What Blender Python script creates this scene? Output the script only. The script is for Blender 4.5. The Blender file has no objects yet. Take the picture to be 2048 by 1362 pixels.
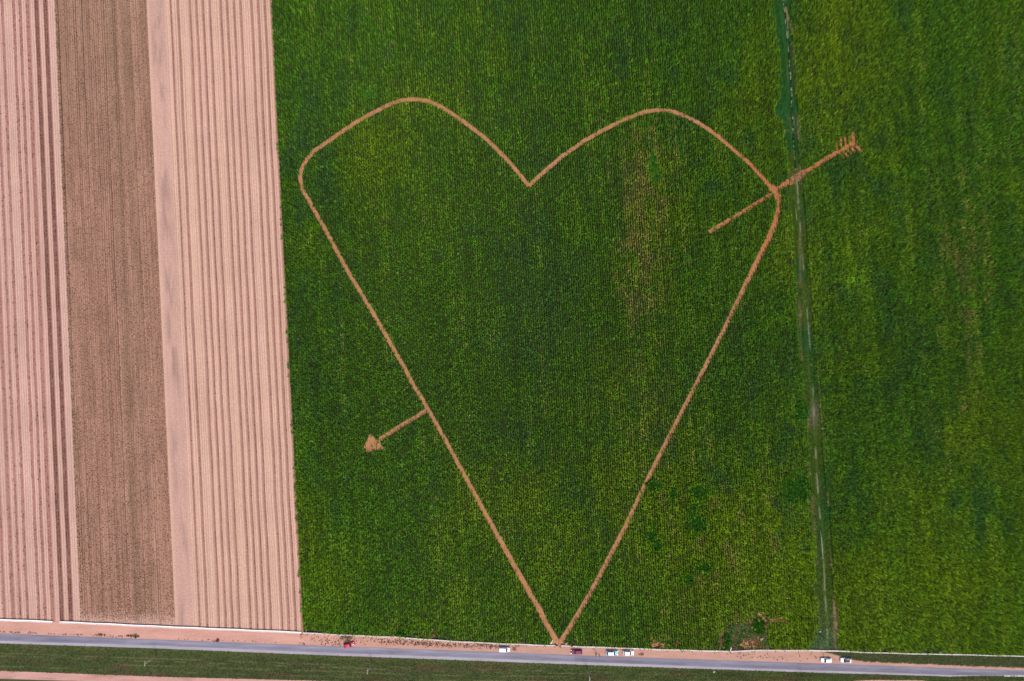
import bpy, bmesh, math, random
import numpy as np
from mathutils import Vector, Matrix
random.seed(7); rng = np.random.default_rng(7)
R = math.radians
scene = bpy.context.scene
COL = scene.collection

# ------------------------------------------------------------------ camera, sky, sun, exposure
H = 290.0            # drone height (m)
F = 1450.0           # focal length in pixels of a 2048 px wide frame
TH = R(1.77)         # tilt away from straight down
cam_d = bpy.data.cameras.new('camera'); cam = bpy.data.objects.new('camera', cam_d); COL.objects.link(cam)
cam.location = (0, 0, H); cam.rotation_euler = (TH, 0, 0)
cam_d.sensor_width = 36; cam_d.lens = 36 * F / 2048; cam_d.clip_start = 1; cam_d.clip_end = 12000
scene.camera = cam

SUN_EL, SUN_AZ = R(64), R(160)      # azimuth clockwise from +Y (image up)
world = bpy.data.worlds.new('World'); scene.world = world; world.use_nodes = True
wn = world.node_tree; bg = wn.nodes['Background']
sky = wn.nodes.new('ShaderNodeTexSky'); sky.sky_type = 'NISHITA'; sky.sun_disc = False
sky.sun_elevation = SUN_EL; sky.sun_rotation = SUN_AZ; sky.dust_density = 3.0; sky.air_density = 1.0
wn.links.new(sky.outputs[0], bg.inputs[0]); bg.inputs[1].default_value = 0.12
sd = bpy.data.lights.new('sun', 'SUN'); sd.energy = 2.0; sd.angle = R(15); sd.color = (1.0, 0.955, 0.92)
so = bpy.data.objects.new('sun', sd); COL.objects.link(so)
dirv = Vector((math.sin(SUN_AZ) * math.cos(SUN_EL), math.cos(SUN_AZ) * math.cos(SUN_EL), math.sin(SUN_EL)))
so.rotation_euler = dirv.to_track_quat('Z', 'Y').to_euler(); so.location = (0, 0, 400)
scene.view_settings.view_transform = 'Standard'; scene.view_settings.look = 'None'
scene.view_settings.gamma = 1.0; scene.view_settings.exposure = 0.42
try: scene.cycles.max_bounces = 6; scene.cycles.diffuse_bounces = 3
except Exception: pass

# ------------------------------------------------------------------ photo measurements -> ground points
ct, st = math.cos(TH), math.sin(TH)
def P(px, py, z=0.0):
    a = (px - 1024) / F; b = (681 - py) / F
    t = (H - z) / (ct - b * st)
    return (a * t, (b * ct + st) * t, z)
def PA(px, py, z=0.0):
    a = (np.asarray(px) - 1024) / F; b = (681 - np.asarray(py)) / F
    t = (H - z) / (ct - b * st)
    return a * t, (b * ct + st) * t
def PIX(x, y, z):                      # world -> photo pixel
    dz = z - H
    yc = y * ct + dz * st; zc = -y * st + dz * ct
    return 1024 + F * x / (-zc), 681 - F * yc / (-zc)
def srgb(r, g, b, k=1.0):
    f = lambda c: (c / 12.92 if c <= .04045 else ((c + .055) / 1.055) ** 2.4)
    return (f(r / 255) * k, f(g / 255) * k, f(b / 255) * k)
def interp(tab, y):
    t = np.array(tab, float); return np.interp(y, t[:, 0], t[:, 1])

# ------------------------------------------------------------------ noise
_G = rng.random((512, 512))
def vnoise(x, y):
    x, y = np.broadcast_arrays(np.asarray(x, float), np.asarray(y, float))
    xi = np.floor(x).astype(int); yi = np.floor(y).astype(int); fx = x - xi; fy = y - yi
    fx = fx * fx * (3 - 2 * fx); fy = fy * fy * (3 - 2 * fy)
    g = lambda i, j: _G[i % 512, j % 512]
    return (g(xi, yi) * (1 - fx) + g(xi + 1, yi) * fx) * (1 - fy) + (g(xi, yi + 1) * (1 - fx) + g(xi + 1, yi + 1) * fx) * fy
def fbm(x, y, o=4, off=0.0):
    s = 0; a = .5; n = 0
    for i in range(o):
        s = s + a * vnoise(x * 2 ** i + off + 17.3 * i, y * 2 ** i + off * 1.7 + 5.1 * i); n += a; a *= .55
    return s / n
def sstep(a, b, x):
    t = np.clip((x - a) / (b - a), 0, 1); return t * t * (3 - 2 * t)

# ------------------------------------------------------------------ materials
def mat(name, color=(.5, .5, .5), rough=.8, attr=None, vary=0.0, scale=1.0, metal=0.0, inst=False, stretch=None, coat=0.0, fine=0.0, fscale=3.0):
    m = bpy.data.materials.new(name); m.use_nodes = True; nt = m.node_tree
    b = nt.nodes['Principled BSDF']; b.inputs['Roughness'].default_value = rough; b.inputs['Metallic'].default_value = metal
    b.inputs['Specular IOR Level'].default_value = .25 if rough > .6 else .5
    if coat: b.inputs['Coat Weight'].default_value = coat
    src = None
    if attr:
        a = nt.nodes.new('ShaderNodeAttribute'); a.attribute_name = attr
        a.attribute_type = 'INSTANCER' if inst else 'GEOMETRY'
        src = a.outputs['Color']
    if vary or fine:
        geo = nt.nodes.new('ShaderNodeNewGeometry'); vec = geo.outputs['Position']
        def mul(src, amt, sc, st_):
            mp = nt.nodes.new('ShaderNodeMapping'); mp.inputs['Scale'].default_value = st_ or (1, 1, 1)
            nt.links.new(vec, mp.inputs['Vector'])
            n = nt.nodes.new('ShaderNodeTexNoise'); n.inputs['Scale'].default_value = sc; n.inputs['Detail'].default_value = 6; n.inputs['Roughness'].default_value = .65
            nt.links.new(mp.outputs[0], n.inputs['Vector'])
            mr = nt.nodes.new('ShaderNodeMapRange'); mr.inputs[1].default_value = .3; mr.inputs[2].default_value = .7
            mr.inputs[3].default_value = 1 - amt; mr.inputs[4].default_value = 1 + amt
            nt.links.new(n.outputs[0], mr.inputs[0])
            vm = nt.nodes.new('ShaderNodeVectorMath'); vm.operation = 'SCALE'
            if src is None: vm.inputs[0].default_value = color[:3]
            else: nt.links.new(src, vm.inputs[0])
            nt.links.new(mr.outputs[0], vm.inputs['Scale']); return vm.outputs[0]
        if vary: src = mul(src, vary, scale, stretch)
        if fine: src = mul(src, fine, fscale, None)
    if src is not None: nt.links.new(src, b.inputs['Base Color'])
    else: b.inputs['Base Color'].default_value = (*color[:3], 1)
    return m

# ------------------------------------------------------------------ object helpers
def tag(o, label=None, cat=None, group=None, kind=None):
    if label: o['label'] = label
    if cat: o['category'] = cat
    if group: o['group'] = group
    if kind: o['kind'] = kind
    return o
def empty(name, loc, rz=0):
    o = bpy.data.objects.new(name, None); COL.objects.link(o); o.location = loc; o.rotation_euler = (0, 0, rz); o.empty_display_size = .3
    return o
def mesh_obj(name, V, Fc, m, parent=None, cols=None, smooth=False):
    me = bpy.data.meshes.new(name); me.from_pydata([tuple(v) for v in V], [], Fc)
    if cols is not None:
        at = me.color_attributes.new('Col', 'FLOAT_COLOR', 'POINT')
        c = np.ones((len(V), 4), np.float32); c[:, :3] = cols; at.data.foreach_set('color', c.ravel())
    if m: me.materials.append(m)
    if smooth: me.shade_smooth()
    me.update()
    o = bpy.data.objects.new(name, me); COL.objects.link(o)
    if parent: o.parent = parent
    return o
def bm_obj(name, bm, m, parent=None, smooth=False):
    me = bpy.data.meshes.new(name); bm.normal_update(); bm.to_mesh(me); bm.free(); me.materials.append(m)
    if smooth: me.shade_smooth()
    o = bpy.data.objects.new(name, me); COL.objects.link(o)
    if parent: o.parent = parent
    return o
def add_box(bm, c, s, rot=None, taper=1.0):
    vs = []
    for dz in (-.5, .5):
        k = taper if dz > 0 else 1
        for dx, dy in ((-.5, -.5), (.5, -.5), (.5, .5), (-.5, .5)):
            v = Vector((dx * s[0] * k, dy * s[1] * k, dz * s[2]))
            if rot: v = rot @ v
            vs.append(bm.verts.new(v + Vector(c)))
    for f in ((3, 2, 1, 0), (4, 5, 6, 7), (0, 1, 5, 4), (1, 2, 6, 5), (2, 3, 7, 6), (3, 0, 4, 7)):
        bm.faces.new([vs[i] for i in f])
def add_tube(bm, pts, rad, n=8, cap=True):
    pts = [Vector(p) for p in pts]; rings = []
    rads = rad if isinstance(rad, (list, tuple)) else [rad] * len(pts)
    for i, p in enumerate(pts):
        d = (pts[min(i + 1, len(pts) - 1)] - pts[max(i - 1, 0)]).normalized()
        u = d.orthogonal().normalized() if i == 0 else (uprev - d * uprev.dot(d)).normalized()
        uprev = u; w = d.cross(u)
        rings.append([bm.verts.new(p + (u * math.cos(2 * math.pi * k / n) + w * math.sin(2 * math.pi * k / n)) * rads[i]) for k in range(n)])
    for a, b in zip(rings, rings[1:]):
        for k in range(n): bm.faces.new((a[k], a[(k + 1) % n], b[(k + 1) % n], b[k]))
    if cap:
        bm.faces.new(rings[0][::-1]); bm.faces.new(rings[-1])

def strip_between(name, top, bot, m, z=.02, y_ext=None, nx=240, ny=6, colf=None, zf=None):
    """A ground sheet between two lines given as photo tables x -> y (world sheet at height z)."""
    xs = np.linspace(top[0][0], top[-1][0], nx + 1); V = []; C = []
    for j in range(ny + 1):
        v = j / ny
        yt = interp(top, xs); yb = interp(bot, xs); ys = yt * (1 - v) + yb * v
        X, Y = PA(xs, ys)
        zz = np.full_like(X, z) if zf is None else zf(X, Y, v) + z
        V.append(np.stack([X, Y, zz], 1))
        if colf is not None: C.append(colf(xs, ys, X, Y, v))
    V = np.concatenate(V); n = nx + 1
    Fc = [(j * n + i + n, j * n + i + n + 1, j * n + i + 1, j * n + i) for j in range(ny) for i in range(nx)]
    return mesh_obj(name, V, Fc, m, cols=np.concatenate(C) if C else None)

# ------------------------------------------------------------------ photo lines
FLUME = [(-700, 1209), (0, 1240), (80, 1243), (160, 1246), (320, 1253.5), (450, 1259), (603, 1265.5), (690, 1270.5), (790, 1274.5), (900, 1282.5), (1000, 1287.5), (1110, 1291.5),
         (1250, 1296.5), (1310, 1299), (1440, 1302.5), (1461, 1303.5), (1500, 1301.2), (1580, 1301), (1670, 1302), (1728, 1305), (1800, 1307), (1850, 1308.4), (1900, 1309), (2048, 1312.8), (2750, 1331)]
ROADT = [(-700, 1241), (0, 1267), (320, 1279.5), (600, 1290), (900, 1301), (1220, 1313), (1500, 1322.5), (1770, 1331.5), (1900, 1336.5), (2048, 1341), (2750, 1362)]
ROADM = [(-700, 1255), (0, 1281.5), (320, 1291.5), (600, 1303), (900, 1314), (1220, 1326), (1500, 1336.5), (1770, 1345), (1900, 1350), (1960, 1350.5), (2048, 1350.5), (2750, 1373)]
ROADB = [(-700, 1260), (0, 1286.5), (320, 1297), (600, 1308.5), (900, 1319.5), (1220, 1331.5), (1500, 1341), (1770, 1349.5), (1900, 1353.5), (1960, 1351.6), (2048, 1351.5), (2750, 1374)]
GRASSB = [(-700, 1315), (0, 1341.5), (320, 1353.5), (620, 1361), (900, 1370), (1700, 1362.5), (1735, 1359.5), (1840, 1360), (1900, 1366), (2750, 1440)]
WEST = [(-500, 515), (0, 541), (100, 546), (200, 549.5), (300, 554.5), (400, 560), (500, 564), (600, 570), (700, 574.5), (800, 579.5), (900, 585.5), (1000, 589), (1100, 595.5), (1200, 600.5), (1270, 605)]
DW = [(-500, 1512), (0, 1545), (70, 1551), (120, 1559), (170, 1560), (195, 1559), (215, 1549), (230, 1550), (242, 1563), (280, 1568), (320, 1574), (345, 1578), (400, 1575), (440, 1582), (500, 1585), (560, 1591), (620, 1590),
      (700, 1599), (760, 1603), (800, 1607), (850, 1611), (900, 1617), (1000, 1617), (1050, 1624), (1100, 1630), (1150, 1631), (1180, 1624), (1205, 1633), (1250, 1636), (1275, 1630), (1290, 1620), (1310, 1620)]
DE = [(-500, 1550), (0, 1588), (20, 1580), (50, 1582), (100, 1588), (150, 1591), (200, 1595), (240, 1600), (300, 1600), (345, 1606), (400, 1611), (450, 1614), (500, 1616), (550, 1620), (600, 1625), (650, 1628),
      (700, 1631), (750, 1634), (800, 1642), (850, 1645), (900, 1648), (950, 1651), (1000, 1657), (1050, 1664), (1100, 1667), (1200, 1669.6), (1220, 1674), (1310, 1676)]
HEART_L = [(1113, 1282), (1108, 1274), (1092, 1247), (1078, 1217.5), (1056, 1180), (990, 1062), (923, 940), (902.6, 901.5), (879, 859), (855.5, 818), (845, 799), (826, 769), (811.5, 740), (750, 633), (694, 540), (652.7, 463),
           (617.5, 401), (604, 377), (600, 353), (603, 338), (613, 319), (629, 301.5), (658.6, 281), (705.6, 248.7), (743.8, 226.6), (779, 209), (802.5, 200.5), (829, 198.5), (855.4, 201.7), (881.8, 213.4), (923, 240), (972.8, 278), (1011, 316.2), (1034.5, 342.6), (1058, 372.5)]
HEART_R = [(1058, 372.5), (1072, 358), (1100, 333.5), (1125, 312.2), (1169.9, 281), (1207, 260), (1249.8, 238.6), (1289.7, 223.6), (1319.7, 219.9), (1344.6, 222.4), (1374.6, 233.6), (1399.5, 247.3), (1432, 268.6), (1467, 298.5), (1504, 331), (1529, 359.7), (1549.3, 382),
           (1557, 397), (1558, 415), (1550, 447), (1535.6, 480), (1496, 560), (1450, 655), (1375, 802), (1312, 925), (1280, 990), (1252, 1051), (1184, 1180), (1162.5, 1217.5), (1143.7, 1248.7), (1126.6, 1275), (1121, 1284)]
SHAFTS = [([(1418, 464.5), (1480, 427), (1552, 383)], 3.4), ([(1551, 381), (1574, 366.5)], 4.4), ([(1574, 366.5), (1594, 355), (1610, 345)], 6.5), ([(1610, 345), (1667, 308.7), (1707, 288)], 3.8), ([(853, 821), (800, 853), (757, 880)], 3.5),
          ([(1540, 372), (1552, 384), (1558, 398)], 6.5)]
HEAD = [(727, 894), (735, 878), (740, 868), (748, 873), (752, 881), (757, 878), (761, 885), (763, 892), (773, 897.5), (750, 901), (734, 905), (730, 899)]
FEATHER = [([(1673.5, 280), (1674.5, 301)], 1.5, .8), ([(1681.5, 277), (1682.5, 297)], 1.7, .8), ([(1690, 274), (1691, 293)], 1.9, .85), ([(1698, 272.5), (1699, 291)], 1.9, .85), ([(1706, 265), (1708.5, 290)], 2.9, 1.),
           ([(1679, 306), (1689, 317)], 1.5, .6), ([(1687, 303), (1697, 314)], 1.7, .7), ([(1694, 298), (1704, 308)], 1.8, .8), ([(1701, 294), (1711, 304)], 1.9, .8), ([(1711, 291), (1724, 303)], 2.5, .9)]
BARE = [([(1516, 1227), (1530, 1241), (1534, 1256)], 3.0), ([(1530, 1243), (1552, 1241), (1566, 1237)], 3.2), ([(1566, 1238), (1571, 1248)], 2.2), ([(1500, 1250), (1510, 1254)], 2.5),
        ([(1486, 1296), (1497, 1284), (1518, 1292)], 9.), ([(1113, 1288), (1118, 1281)], 6.0), ([(1124, 1288), (1119, 1281)], 6.0), ([(1103, 1290), (1108, 1281)], 3.6), ([(1134, 1292), (1131, 1286)], 3.4), 
        ([(1303, 1292), (1318, 1287), (1330, 1294)], 2.5), ([(1350, 1290), (1357, 1283)], 2.5), ([(864, 1276), (866, 1268)], 2.5), ([(1030, 1290), (1050, 1286)], 2), ([(1300, 1276), (1312, 1284)], 1.6)]
WEEDY = [(1306, 331, 8, 18), (1311, 350, 9, 12), (1517, 1252, 8, 11), (1400, 984, 14, 15), (1394, 1050, 14, 18), (1385, 1022, 8, 14), (1310, 972, 12, 9), (1345, 988, 6, 12), (1302, 1070, 7, 16), (1312, 1092, 8, 10), (1405, 1136, 14, 10), (1376, 1156, 12, 9), (1590, 980, 20, 24), (1602, 825, 8, 16), (803, 1265, 9, 4), (1453, 1281, 5, 10), (739, 188, 8, 6), (1780, 593, 6, 8)]

def dist_poly(px, py, pts):
    d = np.full(px.shape, 1e9)
    for (x0, y0), (x1, y1) in zip(pts, pts[1:]):
        dx, dy = x1 - x0, y1 - y0; L2 = dx * dx + dy * dy + 1e-9
        m = (px > min(x0, x1) - 20) & (px < max(x0, x1) + 20) & (py > min(y0, y1) - 20) & (py < max(y0, y1) + 20)
        if not m.any(): continue
        t = np.clip(((px[m] - x0) * dx + (py[m] - y0) * dy) / L2, 0, 1)
        d[m] = np.minimum(d[m], np.hypot(px[m] - x0 - t * dx, py[m] - y0 - t * dy))
    return d
def in_poly(px, py, poly):
    ins = np.zeros(px.shape, bool); n = len(poly)
    for i in range(n):
        x0, y0 = poly[i]; x1, y1 = poly[(i + 1) % n]
        c = ((y0 > py) != (y1 > py)) & (px < (x1 - x0) * (py - y0) / (y1 - y0 + 1e-12) + x0); ins ^= c
    return ins

# ------------------------------------------------------------------ ground materials
K = .62
M_GROUND = mat('farm_soil', srgb(188, 132, 108, K * .8), .95, vary=.25, scale=.02, fine=.12, fscale=1.2)
M_SOIL = mat('tilled_soil', rough=.95, attr='Col', vary=.08, scale=.06, fine=.20, fscale=1.5)
M_VERGE = mat('verge_dirt', rough=.95, attr='Col', vary=.12, scale=.15, fine=.12, fscale=1.5, stretch=(.5, 2, 1))
M_PATH = mat('trodden_soil', rough=.95, attr='Col', vary=.10, scale=.2, fine=.12, fscale=2.0)
M_ASPH = mat('old_asphalt', rough=.85, attr='Col', vary=.17, scale=.25, fine=.05, fscale=2.5, stretch=(.25, 2.5, 1))
M_GRASSG = mat('grass_soil', rough=.95, attr='Col', vary=.18, scale=.22, fine=.22, fscale=1.6, stretch=(.35, 1.6, 1))
M_DITCH = mat('ditch_soil', rough=.95, attr='Col', vary=.22, scale=.10, fine=.12, fscale=1.4, stretch=(2.2, .5, 1))
M_CONC = mat('white_concrete', srgb(255, 246, 240, .86), .7, vary=.10, scale=.5)
M_CONC2 = mat('grey_concrete', srgb(190, 180, 170, .7), .8, vary=.1, scale=1)
M_FOL = mat('crop_leaf', rough=.8, attr='tint', inst=True)
M_FOL.node_tree.nodes['Principled BSDF'].inputs['Specular IOR Level'].default_value = .04
M_TASS = mat('crop_tassel', srgb(128, 132, 60, .5), .8)

# the base sheet, reaching the horizon
g = mesh_obj('ground', [(-4500, -4500, -.02), (4500, -4500, -.02), (4500, 4500, -.02), (-4500, 4500, -.02)], [(0, 1, 2, 3)], M_GROUND)
tag(g, 'flat reddish farm soil stretching under all the fields', 'ground', kind='structure')

# ------------------------------------------------------------------ bare fields, built as real ridges and furrows that run along the rows
XV, YV = -1890., -47000.
def row_x(x700, y):            # photo x at height y of the row that passes x700 at y=700
    s = (y - YV) / (700 - YV); return XV + (x700 - XV) * s
def bare_field(name, x0, x1, tones, label, cat='field', colfn=None, step=.74, ridge=.06, m=None):
    """x0,x1: table y->x borders; tones(x700, yy) -> (colour array, height)"""
    ys = np.array([-500, -250] + list(np.linspace(-20, 1240, 90)))
    n = int((interp(x1, 700) - interp(x0, 700)) / step)
    V = []; C = []
    for j, y in enumerate(ys):
        a, b = interp(x0, y), interp(x1, y); u = np.linspace(0, 1, n + 1); xs = a + (b - a) * u
        x7 = interp(x0, 700) + (interp(x1, 700) - interp(x0, 700)) * u
        yb = np.minimum(y, interp(FLUME, xs)) if y < 1239 else interp(FLUME, xs) - .5
        if 0 < j: xs = xs + np.sin(u * np.pi) ** .3 * (1.6 * (fbm(x7 / 30, x7 * 0 + y / 70, 2, 611.) - .5) + .7 * (fbm(x7 / 6, x7 * 0 + y / 25, 2, 617.) - .5))
        X, Y = PA(xs, yb)
        c, h = tones(x7, np.full_like(x7, y), X, Y)
        V.append(np.stack([X, Y, .03 + h * ridge], 1)); C.append(c)
    V = np.concatenate(V); w = n + 1
    Fc = [(j * w + i + w, j * w + i + w + 1, j * w + i + 1, j * w + i) for j in range(len(ys) - 1) for i in range(n)]
    o = mesh_obj(name, V, Fc, m or M_SOIL, cols=np.concatenate(C)); tag(o, label, cat, kind='structure'); return o
B_LM = [(-500, 88), (0, 110), (1240, 162)]
B_MR = [(-500, 270), (0, 293), (1250, 351)]
L1 = np.array(srgb(247, 198, 176)) * K; L2 = np.array(srgb(244, 196, 165)) * K
D1 = np.array(srgb(204, 150, 130)) * K; D2 = np.array(srgb(192, 136, 122)) * K; D3 = np.array(srgb(160, 112, 98)) * K; MV = np.array(srgb(222, 176, 156)) * K
def bandmask(x, bands, soft=.9):
    m = np.zeros_like(x)
    for a, b in bands: m = np.maximum(m, sstep(a - soft, a + soft, x) * (1 - sstep(b - soft, b + soft, x)))
    return m
# furrow bands measured at photo height 600 (converted to the row's position at 700)
def c600(x): return XV + (x - XV) * (700 - YV) / (600 - YV)
RB = []; x = 383.5
for k, d in enumerate([0, 24, 13, 13.5, 13.5, 22, 13, 13.5, 13.3, 22, 13.3, 13.3, 13.3]):
    x += d; RB.append((c600(x) - 2.7, c600(x) + 2.7))
RB += [(c600(369) - 2.4, c600(369) + 2.2)]
def tone_right(x7, yy, X, Y):
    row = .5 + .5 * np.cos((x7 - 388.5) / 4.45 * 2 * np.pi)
    dark = bandmask(x7, RB)
    n1 = fbm(x7 / 9, yy / 160, 3, 3.); n2 = fbm(x7 / 2.1, yy / 300, 2, 9.)
    c = L1[None] * (1 - n1[:, None]) + L2[None] * n1[:, None]
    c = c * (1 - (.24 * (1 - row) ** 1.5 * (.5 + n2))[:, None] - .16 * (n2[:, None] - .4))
    c = c * (1 - dark[:, None]) + (D1[None] * (1.06 - .20 * (1 - row)[:, None] - .22 * n2[:, None])) * dark[:, None]
    # the flat strip beside the stubble: mauve, rolled soil
    edge = 1 - sstep(359, 365, x7); stain = sstep(.52, .72, fbm(x7 / 14, yy / 70, 4, 21.)) * np.exp(-((x7 - 345) / 11) ** 2)
    peach = (1 - sstep(328, 334, x7))[:, None]; sc = MV[None] * (1.05 - .1 * n1[:, None] - .14 * (n2[:, None] - .4)) * (1 - .30 * stain[:, None]); sc = sc * (1 - peach) + (L2[None] * .4 + sc * .6) * peach; c = c * (1 - edge[:, None]) + sc * edge[:, None]
    return c, row * (1 - dark) * (1 - edge) * 1.6 - dark * .6
LB = [(26, 31.5), (49, 54.5), (61.5, 67), (75.5, 83.5), (93, 102), (111, 120), (135, 139.5), (12, 17), (-3, 4), (-20, -14), (-36, -30)]
LB = [(c600(a), c600(b)) for a, b in LB]
def tone_left(x7, yy, X, Y):
    row = .5 + .5 * np.cos((x7 - 38) / 4.45 * 2 * np.pi)
    dark = bandmask(x7, LB); n1 = fbm(x7 / 8, yy / 150, 3, 33.); n2 = fbm(x7 / 1.8, yy / 60, 3, 39.)
    c = L1[None] * (1.0 - .1 * n1[:, None]) * (1 - .30 * ((1 - row) ** 1.5)[:, None]) * (1 - .20 * (n2[:, None] - .4))
    dd = sstep(84, 96, x7)[:, None]; dk = D2[None] * (1 - dd) + D3[None] * dd; c = c * (1 - dark[:, None]) + dk * (1.12 - .3 * n2[:, None]) * dark[:, None]
    return c, row * (1 - dark) * 1.5 - dark * .5
S1 = np.array(srgb(216, 162, 136)) * K; S2 = np.array(srgb(190, 142, 116)) * K
def tone_mid(x7, yy, X, Y):
    row = .5 + .5 * np.cos((x7 - 142) / 4.42 * 2 * np.pi)
    n1 = fbm(x7 / 22, yy / 90, 4, 53.); n2 = fbm(x7 / 3, yy / 40, 3, 59.); n3 = fbm(x7 / 3.2, yy / 900, 2, 71.)
    c = S1[None] * (1 - n1[:, None]) + S2[None] * n1[:, None]
    c = c * (1 - .60 * ((1 - row) ** 1.3)[:, None] * (.15 + 1.5 * n3[:, None] * n3[:, None] + .3 * n2[:, None])) * (1.08 - .22 * n2[:, None])
    band = fbm(x7 / 6, yy / 1500, 2, 777.); c = c * (.82 + .36 * band)[:, None] * (1 - .05 * sstep(120, 0, 160 - yy))[:, None]
    hd = sstep(1222, 1246, yy + 8 * (row - .5) + 6 * (n2 - .5))[:, None]; c = c * (1 - hd) + L1[None] * .93 * hd
    gb = np.exp(-((x7 - 251) / 7) ** 2) * .85 * (1 - row) + np.exp(-((x7 - 280) / 25) ** 2) * .2 + sstep(-20, 350, 400 - yy) * .30 + np.exp(-((x7 - 143) / 4) ** 2) * .8 * (1 - row)
    c = c * (1 - gb[:, None] * np.array([.22, .10, .16])[None])
    return c, row * .8
EDGE_R = [(y, x + 3) for y, x in WEST]
bare_field('bare_field', B_MR, EDGE_R, tone_right, 'pale pink ridged bare soil strip directly beside the green crop')
bare_field('striped_field', [(-500, -420), (0, -400), (1240, -350)], B_LM, tone_left, 'pink and brown striped soil at the far left edge', step=.9)
bare_field('stubble_field', B_LM, B_MR, tone_mid, 'brown stubble strip with fine rows between the two pink soil fields')

# ------------------------------------------------------------------ soil under the standing crop, and the paths cut through it
def grid_sheet(name, topx, ytab, m, z, color, label, cat):
    return None
under = np.array([.022, .030, .008])  # dark olive soil: shade between the plants is painted into this colour
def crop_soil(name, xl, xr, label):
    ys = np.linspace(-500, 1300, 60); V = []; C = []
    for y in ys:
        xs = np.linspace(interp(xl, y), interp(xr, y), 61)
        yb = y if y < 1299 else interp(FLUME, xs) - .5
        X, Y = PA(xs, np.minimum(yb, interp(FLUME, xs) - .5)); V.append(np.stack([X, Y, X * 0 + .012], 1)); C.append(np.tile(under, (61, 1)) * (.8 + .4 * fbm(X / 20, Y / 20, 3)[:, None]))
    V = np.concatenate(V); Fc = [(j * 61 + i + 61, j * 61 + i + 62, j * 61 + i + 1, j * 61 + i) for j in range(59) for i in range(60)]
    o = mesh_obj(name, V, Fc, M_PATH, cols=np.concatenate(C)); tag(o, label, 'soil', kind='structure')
crop_soil('crop_soil', [(y, x + 3) for y, x in WEST], DW, 'soil under the green crop around the heart, plant shade painted into its dark colour')
crop_soil('crop_soil', DE, [(-500, 2600), (1310, 2700)], 'soil under the green crop right of the grass strip, plant shade painted into its dark colour')

ROWW = 4.5 * H / F; RANG = math.atan2(1024 - XV, -YV + 681)
dR = np.array([-math.sin(RANG), math.cos(RANG)]); dN = np.array([math.cos(RANG), math.sin(RANG)])
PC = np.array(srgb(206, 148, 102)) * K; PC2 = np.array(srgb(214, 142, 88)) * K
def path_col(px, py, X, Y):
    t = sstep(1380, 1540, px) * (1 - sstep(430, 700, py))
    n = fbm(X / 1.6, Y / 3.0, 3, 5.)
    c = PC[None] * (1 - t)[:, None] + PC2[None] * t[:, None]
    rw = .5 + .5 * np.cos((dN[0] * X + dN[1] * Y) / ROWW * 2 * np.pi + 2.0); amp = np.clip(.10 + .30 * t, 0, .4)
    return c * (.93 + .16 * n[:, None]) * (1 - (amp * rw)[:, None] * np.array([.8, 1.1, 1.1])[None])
def ribbon(name, pts, w, label, cat='path', z=.035):
    p = np.array(pts, float); L = np.r_[0, np.cumsum(np.hypot(*np.diff(p, axis=0).T))]; s = np.arange(0, L[-1] + .5, 1.1)
    # smooth corners a little
    q = np.stack([np.interp(s, L, p[:, 0]), np.interp(s, L, p[:, 1])], 1)
    for _ in range(9):
        q[1:-1] = .25 * q[:-2] + .5 * q[1:-1] + .25 * q[2:]
    d = np.gradient(q, axis=0); d /= np.linalg.norm(d, axis=1)[:, None] + 1e-9; nrm = np.stack([-d[:, 1], d[:, 0]], 1)
    ww = w(q[:, 0], q[:, 1]) if callable(w) else np.full(len(q), w)
    V = []; C = []; m = 7
    for k in range(m):
        t = (k / (m - 1) * 2 - 1)
        e = q + nrm * (ww * t + (rng.random(len(q)) - .5) * (.8 if k in (0, m - 1) else 0))[:, None]
        X, Y = PA(e[:, 0], e[:, 1]); V.append(np.stack([X, Y, X * 0 + z + .05 * fbm(X * .8, Y * .8, 2)], 1))
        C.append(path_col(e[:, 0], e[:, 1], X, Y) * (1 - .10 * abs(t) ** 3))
    V = np.concatenate(V); C = np.concatenate(C); n = len(q)
    Fc = [(k * n + i, k * n + i + 1, (k + 1) * n + i + 1, (k + 1) * n + i) for k in range(m - 1) for i in range(n - 1)]
    return V, Fc, C
def merge(parts):
    V = []; Fc = []; C = []; o = 0
    for v, f, c in parts:
        V.append(v); C.append(c); Fc += [tuple(i + o for i in q) for q in f]; o += len(v)
    return np.concatenate(V), Fc, np.concatenate(C)
def fix_up(o):
    bm = bmesh.new(); bm.from_mesh(o.data)
    for f in bm.faces:
        f.normal_update()
        if f.normal.z < 0: f.normal_flip()
    bm.to_mesh(o.data); bm.free()
HWL = lambda x, y: 3.5 + 1.3 * sstep(900, 1250, y) + .8
HWR = lambda x, y: 3.5 + 1.3 * sstep(380, 480, y) * (1 - sstep(500, 640, y)) + .6 * sstep(900, 1250, y) + .8
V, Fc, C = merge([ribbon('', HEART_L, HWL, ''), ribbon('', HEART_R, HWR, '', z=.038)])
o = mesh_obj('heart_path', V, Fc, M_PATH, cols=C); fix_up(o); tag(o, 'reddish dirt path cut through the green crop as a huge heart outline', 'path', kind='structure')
sh = []
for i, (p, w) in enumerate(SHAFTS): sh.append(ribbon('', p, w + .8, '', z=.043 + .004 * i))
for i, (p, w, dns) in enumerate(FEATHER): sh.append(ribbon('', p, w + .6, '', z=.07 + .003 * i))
hp = np.array(HEAD, float); cx, cy = 748, 888
X, Y = PA(np.r_[hp[:, 0], cx], np.r_[hp[:, 1], cy]); n = len(hp)
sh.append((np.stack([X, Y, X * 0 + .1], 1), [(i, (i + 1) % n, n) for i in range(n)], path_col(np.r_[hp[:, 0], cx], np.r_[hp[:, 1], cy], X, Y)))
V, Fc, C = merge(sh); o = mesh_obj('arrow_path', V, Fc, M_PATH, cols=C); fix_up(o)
tag(o, 'reddish dirt arrow shaft, head and feathers cut across the heart', 'path', kind='structure')
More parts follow.
